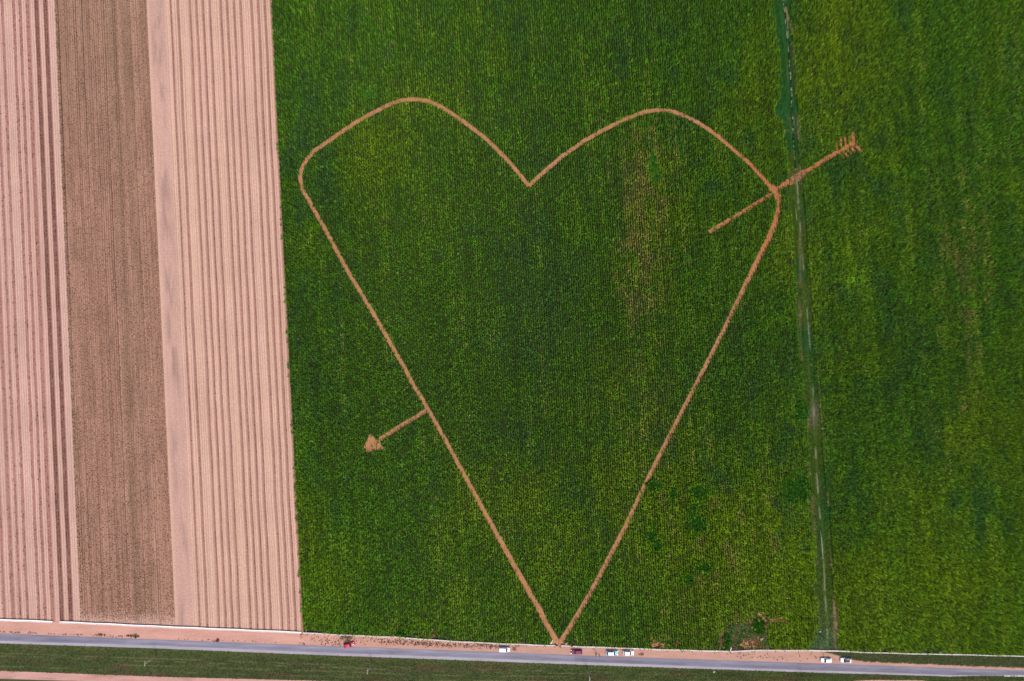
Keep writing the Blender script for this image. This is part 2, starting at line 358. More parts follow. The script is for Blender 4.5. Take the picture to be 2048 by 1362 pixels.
V, Fc, C = merge([ribbon('', p, w + .8, '', z=.025 + .004 * i) for i, (p, w) in enumerate(BARE)])
o = mesh_obj('bare_patch', V, Fc, M_PATH, cols=C * 1.05); fix_up(o); tag(o, 'patches of bare reddish soil along the road side of the crop', 'soil', kind='structure')

# ------------------------------------------------------------------ ditch strip between the two crops, with its worn track
def ditch_col(xs, ys, X, Y):
    n = fbm(X / 3.2, Y / 13, 4, 81.); n2 = fbm(X / .9, Y / 4, 3, 83.); n3 = fbm(X / 8, Y / 24, 2, 87.)
    a = np.array(srgb(40, 90, 34)) * K; b = np.array(srgb(70, 94, 26)) * K; c3 = np.array(srgb(74, 92, 50)) * K
    t = sstep(.35, .65, n3 + .25 * (ys > 560) - .12)
    c = a[None] * (1 - t)[:, None] + b[None] * t[:, None]
    t2 = sstep(.56, .8, n) * .55; c = c * (1 - t2)[:, None] + c3[None] * t2[:, None]
    # bare worn soil along the strip
    def line(tab, w, strg, seed, th=.42):
        lx = interp(tab, ys); return np.exp(-((xs - lx) / w) ** 2) * strg * sstep(th, th + .15, fbm(Y / 6, X / 30, 3, seed))
    soil = np.array(srgb(190, 150, 118)) * K; pale = np.array(srgb(170, 168, 138)) * K
    l1 = line([(-500, 1545), (0, 1566), (60, 1584), (200, 1594), (300, 1600), (1000, 1656), (1300, 1673)], 2.0, .8, 11., .38)
    l1 = np.maximum(l1, np.exp(-((xs - 1672) / 4.5) ** 2) * .8 * sstep(1205, 1225, ys) * sstep(1300, 1270, ys))
    l1 = l1 * (1 - .75 * ((ys > 280) & (ys < 700)))
    l2 = line([(0, 1572), (400, 1596), (760, 1625), (850, 1629), (950, 1633), (1000, 1637), (1130, 1647), (1300, 1656)], 1.4, .65, 13., .42)
    l3 = line([(700, 1600), (800, 1621), (900, 1612), (1000, 1626), (1300, 1640)], 3.2, .3, 17., .45)
    for l, cc in ((l1, soil), (l2, pale), (l3, soil * .8)): c = c * (1 - l)[:, None] + cc[None] * l[:, None]
    gp = np.exp(-((ys - 828) / 22) ** 2) * np.exp(-((xs - 1628) / 9) ** 2) * .6
    c = c * (1 - gp)[:, None] + (np.array(srgb(140, 128, 108)) * K)[None] * gp[:, None]
    lo = sstep(1180, 1290, ys) * .35; c = c * (1 - lo)[:, None] + (np.array(srgb(110, 118, 84)) * K)[None] * lo[:, None]
    return c * (.85 + .3 * n2[:, None])
ys = np.r_[np.linspace(-500, -10, 30), np.linspace(-6, 1299, 420)]; V = []; C = []; NX = 40
for y in ys:
    xs = np.linspace(interp(DW, y) - 4, interp(DE, y) + 3, NX + 1); X, Y = PA(xs, np.minimum(y, interp(FLUME, xs) - .4)); u = np.linspace(-1, 1, NX + 1)
    V.append(np.stack([X, Y, .03 + .10 * np.cos(u * 9) * (1 - abs(u)) + .05 * (1 - u * u)], 1)); C.append(ditch_col(xs, np.full_like(xs, y), X, Y))
w = NX + 1; V = np.concatenate(V); Fc = [(j * w + i + w, j * w + i + w + 1, j * w + i + 1, j * w + i) for j in range(len(ys) - 1) for i in range(NX)]
V[:, 2] = np.maximum(V[:, 2], .02)
o = mesh_obj('grass_track', V, Fc, M_DITCH, cols=np.concatenate(C)); tag(o, 'narrow dark green grass strip with worn track between the two crops', 'track', kind='structure')

# ------------------------------------------------------------------ verge, road, grass strip, soil below
def verge_col(xs, ys, X, Y, v):
    a = np.array(srgb(226, 170, 150)) * K; b = np.array(srgb(216, 166, 144)) * K; gcol = np.array(srgb(88, 96, 58)) * K
    a = a * 1.04; t = sstep(500, 1100, xs); c = a[None] * (1 - t)[:, None] + b[None] * t[:, None]
    c = c * (.94 + .12 * fbm(X / 3, Y / .8, 4, 91.)[:, None])
    # grassy part at the right
    yt = interp(FLUME, xs); lim = interp([(1640, 0), (1660, .15), (1700, .55), (1730, .72), (2048, .80), (2800, .80)], xs)
    fr = (ys - yt) / (interp(ROADT, xs) - yt + 1e-6)
    gm = (xs > 1640) * sstep(-.06, .06, lim - fr + .3 * (fbm(X / 1.2, Y / .8, 3, 95.) - .5))
    gc = gcol[None] * (.8 + .5 * fbm(X / 2.5, Y / 1.0, 4, 97.)[:, None])
    c = c * (1 - gm)[:, None] + gc * gm[:, None]
    # weedy tint near the crop between 680 and 900
    wm = ((xs > 680) & (xs < 1000)) * sstep(.50, .75, fbm(X / 2, Y / 1.2, 4, 99.)) * .5 * (1 - fr)
    c = c * (1 - wm)[:, None] + (np.array(srgb(120, 104, 74)) * K)[None] * wm[:, None]
    road = sstep(.86, 1.0, fr) * .35; c = c * (1 - road)[:, None] + (np.array(srgb(180, 158, 160)) * K)[None] * road[:, None]
    return c
o = strip_between('verge', FLUME, ROADT, M_VERGE, .02, nx=900, ny=16, colf=verge_col); tag(o, 'pink dirt verge between the white flume and the road, grassy at right', 'verge', kind='structure')
def asph_col(xs, ys, X, Y, v):
    c = np.array(srgb(156, 150, 165)) * K; n = fbm(X / 9, np.full_like(Y, v * 3), 4, 101.)
    k = np.ones_like(xs); k = np.where(xs < 252, .90, k); k = np.where((xs > 1151), .84, k)
    k = k * (.74 + .52 * n) * (1 - .10 * np.exp(-((v - .72) / .18) ** 2) - .0 * v) * (1 + .10 * np.exp(-((v - .3) / .2) ** 2))
    spots = sstep(.66, .76, fbm(X / 3.2, Y * 1.2, 4, 107.)) * .16 * np.exp(-((v - .62) / .3) ** 2)
    return c[None] * (k * (1 - spots))[:, None]
o = strip_between('road', ROADT, ROADM, M_ASPH, .065, nx=900, ny=12, colf=asph_col); tag(o, 'narrow bluish grey worn asphalt road along the bottom', 'road', kind='structure')
o = strip_between('road_shoulder', ROADM, ROADB, M_ASPH, .058, nx=700, ny=3, colf=lambda xs, ys, X, Y, v: (np.array(srgb(190, 180, 188)) * K)[None] * (.94 + .12 * fbm(X / 5, Y * 2, 3, 111.)[:, None])); tag(o, 'pale lilac gravel shoulder along the lower side of the road', 'shoulder', kind='structure')
def grass_col(xs, ys, X, Y, v):
    v = np.broadcast_to(v, np.shape(X)).astype(float)
    a = np.array(srgb(82, 90, 52)) * K; b = np.array(srgb(104, 84, 62)) * K; br = np.array(srgb(98, 108, 58)) * K; pale = np.array(srgb(142, 138, 92)) * K
    n = fbm(X / 7, Y / 1.6, 4, 121.); c = a[None] * (.75 + .5 * n[:, None])
    t = sstep(.5, .75, fbm(X / 11, Y / 2.0, 3, 125.)) * .6; c = c * (1 - t)[:, None] + b[None] * t[:, None]
    t = np.exp(-(v / .16) ** 2) * .6; c = c * (1 - t)[:, None] + br[None] * t[:, None]
    for vv, sd in ((.36, 1.), (.46, 4.), (.62, 7.), (.83, 9.)):
        t = np.exp(-((v - vv - .006 * np.sin(X / 9)) / .020) ** 2) * sstep(.42, .6, fbm(X / 9, X * 0 + sd, 3, 130.)) * .55; c = c * (1 - t)[:, None] + pale[None] * t[:, None]
    return c
o = strip_between('grass_verge', ROADB, GRASSB, M_GRASSG, .03, nx=900, ny=44, colf=grass_col); tag(o, 'dark olive mown grass strip below the road', 'grass strip', kind='structure')
SOILB = [(-700, 1331), (0, 1357.5), (160, 1362), (900, 1392), (1735, 1366), (2048, 1400), (2750, 1460)]
def soilb_col(xs, ys, X, Y, v):
    a = np.array(srgb(226, 172, 158)) * K; d = np.array(srgb(176, 124, 108)) * K
    t = sstep(.5, .72, fbm(X / 8, Y * 1.1, 4, 141.)); return a[None] * (1 - .6 * t)[:, None] + d[None] * (.6 * t)[:, None]
o = strip_between('field_margin', GRASSB, [(x, max(y, interp(GRASSB, x) + 1)) for x, y in SOILB], M_VERGE, .026, nx=400, ny=5, colf=soilb_col); tag(o, 'pink dirt margin at the very bottom left corner', 'soil', kind='structure')
o = strip_between('lower_field', [(x, max(y, interp(GRASSB, x) + 1)) for x, y in SOILB], [(-700, 2100), (2750, 2100)], M_GRASSG, .02, nx=200, ny=60, colf=lambda xs, ys, X, Y, v: (np.array(srgb(84, 92, 50)) * K)[None] * (.8 + .4 * fbm(X / 6, Y / 6, 4, 151.)[:, None])); tag(o, 'dull green field beyond the dirt margin at the bottom', 'field', kind='structure')

# ------------------------------------------------------------------ scattered plants (geometry nodes instances of small plant meshes)
def leaf(V, Fc, base, az, length, width, rise, droop, roll=0.0):
    d = Vector((math.cos(az), math.sin(az), 0)); s = Vector((-math.sin(az), math.cos(az), 0)); i0 = len(V)
    prof = [(0, 0, .7), (.35, rise, 1.0), (.72, rise * .8 - droop * .25, .8), (1.0, rise * .2 - droop, .08)]
    for t, z, w in prof:
        c = Vector(base) + d * (t * length) + Vector((0, 0, z)); ww = width * w * .5
        V.append(c + s * ww + Vector((0, 0, roll * ww))); V.append(c - s * ww - Vector((0, 0, roll * ww)))
    for k in range(3): a = i0 + 2 * k; Fc.append((a, a + 1, a + 3, a + 2))
def corn_variant(k, height=2.05):
    r = random.Random(100 + k); V = []; Fc = []; MI = []
    for p in range(2):
        off = (-.03 + r.uniform(-.04, .04), (-.14 if p == 0 else .13) + r.uniform(-.05, .05)); h = height * r.uniform(.9, 1.05); a0 = r.uniform(0, 6.28)
        # stalk
        i0 = len(V)
        for z, rr in ((0, .018), (h * .5, .015), (h, .008)):
            for q in range(3): V.append(Vector((off[0] + rr * math.cos(q * 2.1), off[1] + rr * math.sin(q * 2.1), z)))
        for lv in range(2):
            for q in range(3): a = i0 + lv * 3; Fc.append((a + q, a + (q + 1) % 3, a + 3 + (q + 1) % 3, a + 3 + q)); MI.append(0)
        nl = 8
        for i in range(nl):
            z = h * (.28 + .62 * i / (nl - 1)); az = a0 + (i % 2) * math.pi + r.uniform(-.6, .6); n0 = len(Fc)
            leaf(V, Fc, (off[0], off[1], z), az, r.uniform(.32, .50) * (1 - .25 * (i / nl)), r.uniform(.085, .12), r.uniform(.10, .26), r.uniform(.05, .35), r.uniform(-.5, .5))
            MI += [0] * (len(Fc) - n0)
        for i in range(4):      # tassel
            az = r.uniform(0, 6.28); n0 = len(Fc); leaf(V, Fc, (off[0], off[1], h - .05), az, r.uniform(.08, .16), .022, .22, -.12); MI += [1] * (len(Fc) - n0)
    me = bpy.data.meshes.new('crop_plant'); me.from_pydata([tuple(v) for v in V], [], Fc); me.materials.append(M_FOL); me.materials.append(M_TASS)
    me.polygons.foreach_set('material_index', MI); me.update(); return me
def tuft_variant(k, n=14, rad=.28, h=.22, w=.05):
    r = random.Random(500 + k); V = []; Fc = []
    for i in range(n):
        a = r.uniform(0, 6.28); q = rad * .5 * math.sqrt(r.random()); b = (q * math.cos(a * 3.7), q * math.sin(a * 3.7), 0)
        leaf(V, Fc, b, a, rad * r.uniform(.4, .9), w * r.uniform(.7, 1.3), h * r.uniform(.5, 1.1), h * r.uniform(-.3, .5), r.uniform(-.4, .4))
    me = bpy.data.meshes.new('grass_tuft'); me.from_pydata([tuple(v) for v in V], [], Fc); me.materials.append(M_FOL); me.update(); return me
def variants(name, meshes):
    c = bpy.data.collections.new(name)
    for i, me in enumerate(meshes):
        o = bpy.data.objects.new(me.name, me); c.objects.link(o)
    return c
CORN = variants('crop_plants', [corn_variant(k) for k in range(6)])
TUFT = variants('grass_tufts', [tuft_variant(k) for k in range(4)])
SEED = variants('seedlings', [tuft_variant(20 + k, 9, .20, .14, .07) for k in range(4)])
def gn_tree(coll):
    ng = bpy.data.node_groups.new('scatter', 'GeometryNodeTree')
    ng.interface.new_socket('Geometry', in_out='INPUT', socket_type='NodeSocketGeometry'); ng.interface.new_socket('Geometry', in_out='OUTPUT', socket_type='NodeSocketGeometry')
    N = ng.nodes; gi = N.new('NodeGroupInput'); go = N.new('NodeGroupOutput'); iop = N.new('GeometryNodeInstanceOnPoints'); ci = N.new('GeometryNodeCollectionInfo')
    ci.inputs['Collection'].default_value = coll; ci.inputs['Separate Children'].default_value = True; ci.inputs['Reset Children'].default_value = True
    def attr(n, t): a = N.new('GeometryNodeInputNamedAttribute'); a.data_type = t; a.inputs['Name'].default_value = n; return a.outputs['Attribute']
    ng.links.new(gi.outputs[0], iop.inputs['Points']); ng.links.new(ci.outputs[0], iop.inputs['Instance']); iop.inputs['Pick Instance'].default_value = True
    ng.links.new(attr('vidx', 'INT'), iop.inputs['Instance Index']); ng.links.new(attr('rot', 'FLOAT_VECTOR'), iop.inputs['Rotation']); ng.links.new(attr('scl', 'FLOAT_VECTOR'), iop.inputs['Scale'])
    ng.links.new(iop.outputs[0], go.inputs[0]); return ng
TREES = {}
def scatter(name, coll, X, Y, Z, rot, scl, tint, label, cat):
    n = len(X); me = bpy.data.meshes.new(name); me.vertices.add(n)
    co = np.stack([X, Y, Z], 1).astype(np.float32); me.vertices.foreach_set('co', co.ravel())
    a = me.attributes.new('vidx', 'INT', 'POINT'); a.data.foreach_set('value', rng.integers(0, len(coll.objects), n).astype(np.int32))
    a = me.attributes.new('rot', 'FLOAT_VECTOR', 'POINT'); a.data.foreach_set('vector', rot.astype(np.float32).ravel())
    a = me.attributes.new('scl', 'FLOAT_VECTOR', 'POINT'); a.data.foreach_set('vector', scl.astype(np.float32).ravel())
    a = me.attributes.new('tint', 'FLOAT_COLOR', 'POINT'); c = np.ones((n, 4), np.float32); c[:, :3] = tint; a.data.foreach_set('color', c.ravel())
    o = bpy.data.objects.new(name, me); COL.objects.link(o)
    if coll.name not in TREES: TREES[coll.name] = gn_tree(coll)
    md = o.modifiers.new('scatter', 'NODES'); md.node_group = TREES[coll.name]
    tag(o, label, cat, kind='stuff'); return o

# ---- the crop
ROWW = 4.5 * H / F; PL = .47
RANG = math.atan2(1024 - XV, -YV + 681)      # row direction against image up
dR = np.array([-math.sin(RANG), math.cos(RANG)]); dN = np.array([math.cos(RANG), math.sin(RANG)])
ii = np.arange(-330, 420); jj = np.arange(-520, 620)
I, J = np.meshgrid(ii, jj, indexing='ij'); I = I.ravel().astype(float); J = J.ravel().astype(float)
s = J * PL + rng.normal(0, .09, I.size); t = I * ROWW + rng.normal(0, .045, I.size) + .18 * (fbm(I * .7, s / 9, 2, 7.) - .5)
X = dR[0] * s + dN[0] * t; Y = dR[1] * s + dN[1] * t
px, py = PIX(X, Y, 1.1)
keep = (px > 480) & (px < 2230) & (py > -150) & (py < 1330)
I, J, X, Y, px, py = [a[keep] for a in (I, J, X, Y, px, py)]
fl = interp(FLUME, px) - .6 - 3.0 * (px < 640) - 1.6 * rng.random(px.size)
wj = (_G[(np.floor(J / 3).astype(int) * 5) % 512, 11] - .5) * 3.2
westF = (px > interp(WEST, py) + .2 + 1.4 * rng.random(px.size) + wj) & (px < interp(DW, py) + 2.2 + rng.normal(0, 1.2, px.size)) & (py < fl)
eastF = (px > interp(DE, py) - 1.8 + rng.normal(0, 1.0, px.size) + 2.2 * (py > 1205)) & (py < fl)
ok = westF | eastF
rj = (_G[(I.astype(int) * 7) % 512, (np.floor(J / 4).astype(int) * 3) % 512] - .5) * 2.4
def cut(pts, w, dens=1.0, jit=.9):
    global ok
    d = dist_poly(px, py, pts) + rj; ww = w(px, py) - .6 if callable(w) else w
    ok &= ~((d < ww + rng.normal(0, jit, px.size) * .5) & (rng.random(px.size) < dens))
cut(HEART_L, HWL); cut(HEART_R, HWR)
for p_, w_ in SHAFTS: cut(p_, w_, .97)
for p_, w_, dn in FEATHER: cut(p_, w_ + .5, dn, .4)
for p_, w_ in BARE: cut(p_, w_, .88, 2.0)
ok &= ~(in_poly(px + 1.5 * rng.normal(size=px.size), py + 1.5 * rng.normal(size=px.size), HEAD) & (rng.random(px.size) < .93))
for (x_, y_, rx, ry) in WEEDY:
    e = ((px - x_) / rx) ** 2 + ((py - y_) / ry) ** 2; ok &= ~(e < 1 + rng.normal(0, .3, px.size) + 4.5 * (fbm(X / 2.2, Y / 2.2, 3, 211.) - .5))
ROUGH = [(1438, 1268), (1452, 1256), (1470, 1246), (1500, 1243), (1516, 1226), (1528, 1232), (1538, 1240), (1534, 1262), (1536, 1302), (1438, 1302)]
ok &= ~(in_poly(px + 2 * rng.normal(size=px.size), py + 2 * rng.normal(size=px.size), ROUGH) & (rng.random(px.size) < .90))
# thin edge beside the road
edge = fl - py; thin = (edge < 16) * sstep(.52, .7, fbm(X / 3.5, Y / 3.5, 3, 200.)) * (1 - edge / 16); ok &= ~(rng.random(px.size) < thin * .8)
thin2 = sstep(.70, .85, fbm(X / 7, Y / 12, 4, 204.)) * .25 + .02; ok &= ~(rng.random(px.size) < thin2)
I, J, X, Y, px, py, westF = [a[ok] for a in (I, J, X, Y, px, py, westF)]
def G(x_, y_, rx, ry): return np.exp(-((px - x_) / rx) ** 2 - ((py - y_) / ry) ** 2)
n1 = fbm(X / 26, Y / 34, 4, 11.); n2 = fbm(X / 5, Y / 9, 4, 23.); n3 = fbm(I / 2.2, Y / 40, 3, 31.); n4 = fbm(X / 2.2, Y / 3.2, 3, 41.)
low = fbm(X / 45, Y / 60, 3, 911.) - .5
sp = -.14 + .30 * sstep(1000, 1900, px) + .55 * sstep(850, 1200, py) + 1.5 * low + .25 * G(1500, 1100, 120, 160) + .3 * G(1980, 1000, 90, 250) + .05 * G(1710, 565, 34, 34) - .25 * G(1980, 620, 120, 200) + .55 * G(1300, 480, 90, 190) + .35 * G(1310, 760, 70, 200) + .30 * G(1400, 1050, 150, 160) + .30 * G(1980, 130, 60, 90) + .25 * G(1480, 150, 90, 120) \
    + .2 * G(1900, 700, 70, 280) + .25 * G(700, 300, 60, 80) - .20 * G(600, 500, 60, 400) - .25 * G(1080, 560, 90, 160) - .2 * G(1160, 80, 150, 60) + .18 * G(700, 1150, 120, 70)
yel = np.clip(sp + 1.2 * (n1 - .5) + .8 * (n2 - .5) + .4 * (n3 - .5), 0, 1)
brn = np.clip(.62 * G(1290, 490, 60, 170) + .3 * G(1300, 320, 60, 60) + .35 * G(1320, 850, 50, 150) + .25 * G(1415, 120, 8, 160) + .45 * G(1895, 480, 26, 60) + .3 * G(1930, 640, 40, 260) + .35 * G(1330, 1270, 40, 20) + .5 * G(1480, 1245, 40, 25) + .35 * G(1400, 1180, 90, 60)
              + .25 * G(812, 1250, 12, 14) + .5 * G(866, 1268, 9, 16) + .3 * G(788, 1258, 8, 14) + .3 * sstep(5, 0, interp(FLUME, px) - 3.5 - py) + 1.3 * (n4 - .60) * (n1 > .45) + .9 * (n3 - .66) + 2.6 * (fbm(X / 4, Y / 6, 3, 933.) - .52) * (G(1400, 1080, 170, 190) + .7 * G(1290, 500, 80, 200) + .5 * G(1920, 640, 80, 400)), 0, 1)
blu = np.clip(2.0 * (.45 - n2) + 1.2 * (.5 - n1) + .3 * G(1080, 560, 60, 260) + .4 * G(1290, 90, 70, 60) + .4 * G(620, 450, 50, 350) + .5 * G(1570, 980, 30, 120) + .6 * G(1390, 1010, 22, 70) - .5 * sstep(950, 1250, py), 0, 1)
A = np.array([.038, .106, .004]); Bc = np.array([.086, .144, .002]); Cc = np.array([.190, .142, .034]); Dc = np.array([.020, .082, .022])
tint = A[None] * (1 - yel)[:, None] + Bc[None] * yel[:, None]
tint = tint * (1 - .7 * blu)[:, None] + Dc[None] * (.7 * blu)[:, None]
tint = tint * (1 - .8 * brn)[:, None] + Cc[None] * (.8 * brn)[:, None]
n5 = vnoise(X / .55, Y / .75); bright = (.66 + .68 * rng.random(px.size)) * (.56 + .88 * n5) * (.80 + .4 * n4) * (.70 + .60 * n3) * (1 - .30 * blu) * (1 + .60 * G(1710, 565, 30, 30)) * (1 + .22 * sstep(700, 1250, py)); pale = (rng.random(px.size) < .12)[:, None] * np.array([.018, .026, .006])[None]; tint = (tint + pale) * bright[:, None] * 1.70
sz = (.97 + .22 * (fbm(X / 8, Y / 8, 3, 301.) - .5) + .30 * (n5 - .5) + rng.normal(0, .09, px.size)) * (1 - .18 * brn); sz = np.clip(sz, .45, 1.3)
scl = np.stack([sz, sz, sz * rng.uniform(.88, 1.08, px.size)], 1); rot = np.stack([rng.normal(0, .07, px.size), rng.normal(0, .07, px.size), RANG + rng.integers(0, 2, px.size) * np.pi + rng.normal(0, .35, px.size)], 1)
for msk, lb in ((westF, 'dense green row crop standing around the dirt heart, left of the grass strip'), (~westF, 'dense green row crop filling the right side beyond the grass strip')):
    scatter('crop', CORN, X[msk], Y[msk], np.zeros(msk.sum()), rot[msk], scl[msk], tint[msk], lb, 'crop')
print('crop plants', len(X))

# ---- grass and weeds
def rand_in(n, xl, xr, yt, yb):
    px = rng.uniform(xl, xr, n); v = rng.random(n); t = interp(yt, px); b = interp(yb, px); return px, t + (b - t) * v, v
def grass_scatter(name, coll, px, py, size, col, label, cat, jit=.25, zs=1.0, z=.02):
    X, Y = PA(px, py); n = len(px); s = size * rng.uniform(.6, 1.4, n); c = col * rng.uniform(1 - jit, 1 + jit, n)[:, None]
    rot = np.stack([rng.normal(0, .1, n), rng.normal(0, .1, n), rng.uniform(0, 6.28, n)], 1)
    return scatter(name, coll, X, Y, np.full(n, z), rot, np.stack([s, s, s * zs], 1), c, label, cat)
gx, gy, gv = rand_in(30000, -150, 2200, ROADB, GRASSB); X_, Y_ = PA(gx, gy)
gc = grass_col(gx, gy, X_, Y_, gv) * np.array([1.75, 2.0, 1.6])
grass_scatter('grass', TUFT, gx, gy, .9, gc, 'short dark olive grass tufts covering the strip below the road', 'grass', .45)
dy = rng.uniform(-100, 1298, 16000); dx = interp(DW, dy) - 1 + (interp(DE, dy) - interp(DW, dy) + 2) * rng.random(16000)
X_, Y_ = PA(dx, dy); dc = ditch_col(dx, dy, X_, Y_) * 1.5
kp = dist_poly(dx, dy, SHAFTS[2][0]) > 7
grass_scatter('ditch_grass', TUFT, dx[kp], dy[kp], 1.0, dc[kp], 'low dark green grass growing on the strip between the two crops', 'grass', .18)
# weeds filling the gaps in the crop
wx = []; wy = []
for (x_, y_, rx, ry) in WEEDY:
    n = int(rx * ry * 2.3); a = rng.uniform(0, 6.28, n); q = np.sqrt(rng.random(n)) * 1.05; wx.append(x_ + q * rx * np.cos(a) * 1.5); wy.append(y_ + q * ry * np.sin(a) * 1.5)
wx = np.concatenate(wx); wy = np.concatenate(wy)
grass_scatter('weeds', TUFT, wx, wy, 1.6, np.tile(np.array([.034, .112, .012]), (len(wx), 1)) * 2.1, 'patches of smooth dark green weeds inside gaps of the crop', 'weeds', .3, 3.0)
# right hand verge grass
vx, vy, vv = rand_in(9000, 1645, 2200, FLUME, ROADT); lim = interp([(1640, 0), (1660, .15), (1700, .55), (1730, .72), (2048, .80), (2800, .80)], vx); k = vv < lim
grass_scatter('verge_grass', TUFT, vx[k], vy[k], .9, np.tile(np.array(srgb(96, 104, 64)) * K * 1.5, (k.sum(), 1)), 'short green grass between the flume and the road at right', 'grass', .35)
# dry weeds: on bare patches, verge specks
parts = []
for p_, w_ in BARE[:5] + BARE[9:]:
    p_ = np.array(p_, float)
    for q in range(int(26 * w_)):
        i = rng.integers(0, len(p_) - 1); t = rng.random(); c = p_[i] * (1 - t) + p_[i + 1] * t; parts.append(c + rng.normal(0, w_ * .8, 2))
for (a, b, n, f) in ((600, 1000, 260, .35), (760, 900, 260, .45), (640, 700, 60, .6), (900, 960, 40, .5), (950, 1000, 70, .3), (1470, 1670, 60, .55), (1330, 2050, 120, .03), (600, 1300, 260, .03)):
    q = rng.uniform(a, b, n); fr = np.clip(f + rng.normal(0, .13, n), 0, .9); parts += list(np.stack([q, interp(FLUME, q) * (1 - fr) + interp(ROADT, q) * fr], 1))
for (a, b, n) in ((0, 40, 30), (55, 75, 12), (95, 165, 30), (185, 255, 36), (300, 560, 26), (595, 610, 12), (640, 700, 30)):
    q = rng.uniform(a, b, n); fr = .86 + rng.normal(0, .04, n); parts += list(np.stack([q, interp(FLUME, q) * (1 - fr) + interp(ROADT, q) * fr], 1))
parts = np.array(parts); cc = np.where(rng.random(len(parts))[:, None] < .6, np.array(srgb(110, 72, 60))[None] * .6, np.array(srgb(120, 108, 70))[None] * .6)
grass_scatter('dry_weeds', TUFT, parts[:, 0], parts[:, 1], .8, cc, 'small brown dry weeds scattered over the dirt verge and bare patches', 'weeds', .3)
# rough, pale dry litter on the field corner near the white sacks
q = np.stack([rng.uniform(1436, 1540, 5200), rng.uniform(1226, 1302, 5200)], 1); q = q[in_poly(q[:, 0], q[:, 1], ROUGH) & (q[:, 1] < interp(FLUME, q[:, 0]) - 1.5) & (dist_poly(q[:, 0], q[:, 1], BARE[0][0]) > 3)]
qn = fbm(q[:, 0] / 9, q[:, 1] / 7, 4, 955.); q = q[rng.random(len(q)) < np.clip(1.0 - .85 * (np.hypot((q[:, 0] - 1492) / 20, (q[:, 1] - 1290) / 11) < 1), 0, 1)]; qn = fbm(q[:, 0] / 9, q[:, 1] / 7, 4, 955.); gq = sstep(.62, .42, qn)[:, None]
grass_scatter('rough_weeds', TUFT, q[:, 0], q[:, 1], 1.1, np.where(rng.random(len(q))[:, None] < .25, np.array(srgb(164, 160, 120))[None] * .7, np.array([.04, .12, .02])[None] * 1.5 * gq + np.array(srgb(176, 130, 96))[None] * .75 * (1 - gq)), 'mixed green and tan rough weeds in the corner around the two white sacks', 'weeds', .35, 1.5)
# fallen stalks where the arrow crosses the grass strip
q = np.stack([rng.normal(1596, 13, 260), rng.normal(354, 9, 260)], 1); q = q[(q[:, 1] < 372)]
grass_scatter('cut_stalks', TUFT, q[:, 0], q[:, 1], 1.0, np.tile(np.array(srgb(196, 150, 112)) * .6, (len(q), 1)), 'pale fallen cut stalks where the arrow crosses the grass strip', 'stalks', .3)

# ---- stubble left on the paths, in line with the rows
s = np.arange(-520, 620) * .42
I, J = np.meshgrid(np.arange(-330, 420), np.arange(-600, 700), indexing='ij'); I = I.ravel().astype(float); s = J.ravel() * .42 + rng.normal(0, .1, I.size); t = I * ROWW + rng.normal(0, .05, I.size)
Xs = dR[0] * s + dN[0] * t; Ys = dR[1] * s + dN[1] * t; sx, sy = PIX(Xs, Ys, .1); m = (sx > 590) & (sx < 1740) & (sy > 180) & (sy < 1292); Xs, Ys, sx, sy = Xs[m], Ys[m], sx[m], sy[m]
on = (dist_poly(sx, sy, HEART_L) < 5.5) | (dist_poly(sx, sy, HEART_R) < 5.5); pr = np.where(on, .34, 0.)
for p_, w_ in SHAFTS: pr = np.where(dist_poly(sx, sy, p_) < w_ + 1, .62, pr)
for p_, w_, dn in FEATHER: pr = np.where(dist_poly(sx, sy, p_) < w_ + 1, .8, pr)
pr = np.where(in_poly(sx, sy, HEAD), .45, pr); m = rng.random(sx.size) < pr; Xs, Ys = Xs[m], Ys[m]; n = len(Xs)
tn = np.where(rng.random(n)[:, None] < .5, np.array(srgb(140, 82, 52))[None] * .5, np.array(srgb(205, 160, 120))[None] * .55)
scatter('path_stubble', SEED, Xs, Ys, np.full(n, .05), np.stack([Xs * 0, Xs * 0, rng.uniform(0, 6.28, n)], 1), np.tile(rng.uniform(.6, 1.3, n)[:, None], (1, 3)) * np.array([.8, 1.5, 1.])[None], tn, 'short cut stubble left in rows on the dirt heart and arrow', 'stubble')

# ---- seedlings in the bare and stubble fields
def rows_scatter(name, centres, off, dens, col, size, label, step=.5, y0=-60):
    PXs = []; PYs = []
    for k, xc in enumerate(centres):
        for o_ in off:
            yy = np.arange(y0, 1262, step * F / H) ; yy = yy + rng.normal(0, .6, yy.size); xx = row_x(xc + o_, yy) + rng.normal(0, .30, yy.size)
            d = dens(xc, yy, k) if callable(dens) else dens
            kk = (rng.random(yy.size) < d) & (yy < interp(FLUME, xx) - 3.); PXs.append(xx[kk]); PYs.append(yy[kk])
    a = np.concatenate(PXs); b = np.concatenate(PYs); n = len(a); X, Y = PA(a, b); s = size * rng.uniform(.6, 1.3, n)
    c = np.array(col(n)); return scatter(name, SEED, X, Y, np.full(n, .04), np.stack([X * 0, X * 0, rng.uniform(0, 6.28, n)], 1), np.stack([s, s * 1.3, s], 1), c, label, 'seedlings')
mixc = lambda a, b, f: (lambda n: np.where(rng.random(n)[:, None] < f, np.array(a)[None], np.array(b)[None]))
rc = [(a + b) / 2 for a, b in RB]
rows_scatter('seedlings', rc, [1.0], lambda xc, yy, k: .42 + .5 * sstep(.4, .7, fbm(yy / 60, yy * 0 + k * 3.1, 3, 400.)), mixc(srgb(130, 80, 64, .6), srgb(120, 96, 52, .6), .75), .95, 'small dark seedlings lining the furrows of the pale bare field')
lc = [(a + b) / 2 for a, b in LB]
def dl(xc, yy, k): return (.35 if xc < 84 else (1.0 if xc > 92 and xc < 128 else .75)) * (.4 + .6 * sstep(.3, .6, fbm(yy / 50, yy * 0 + k * 5.1, 3, 410.)))
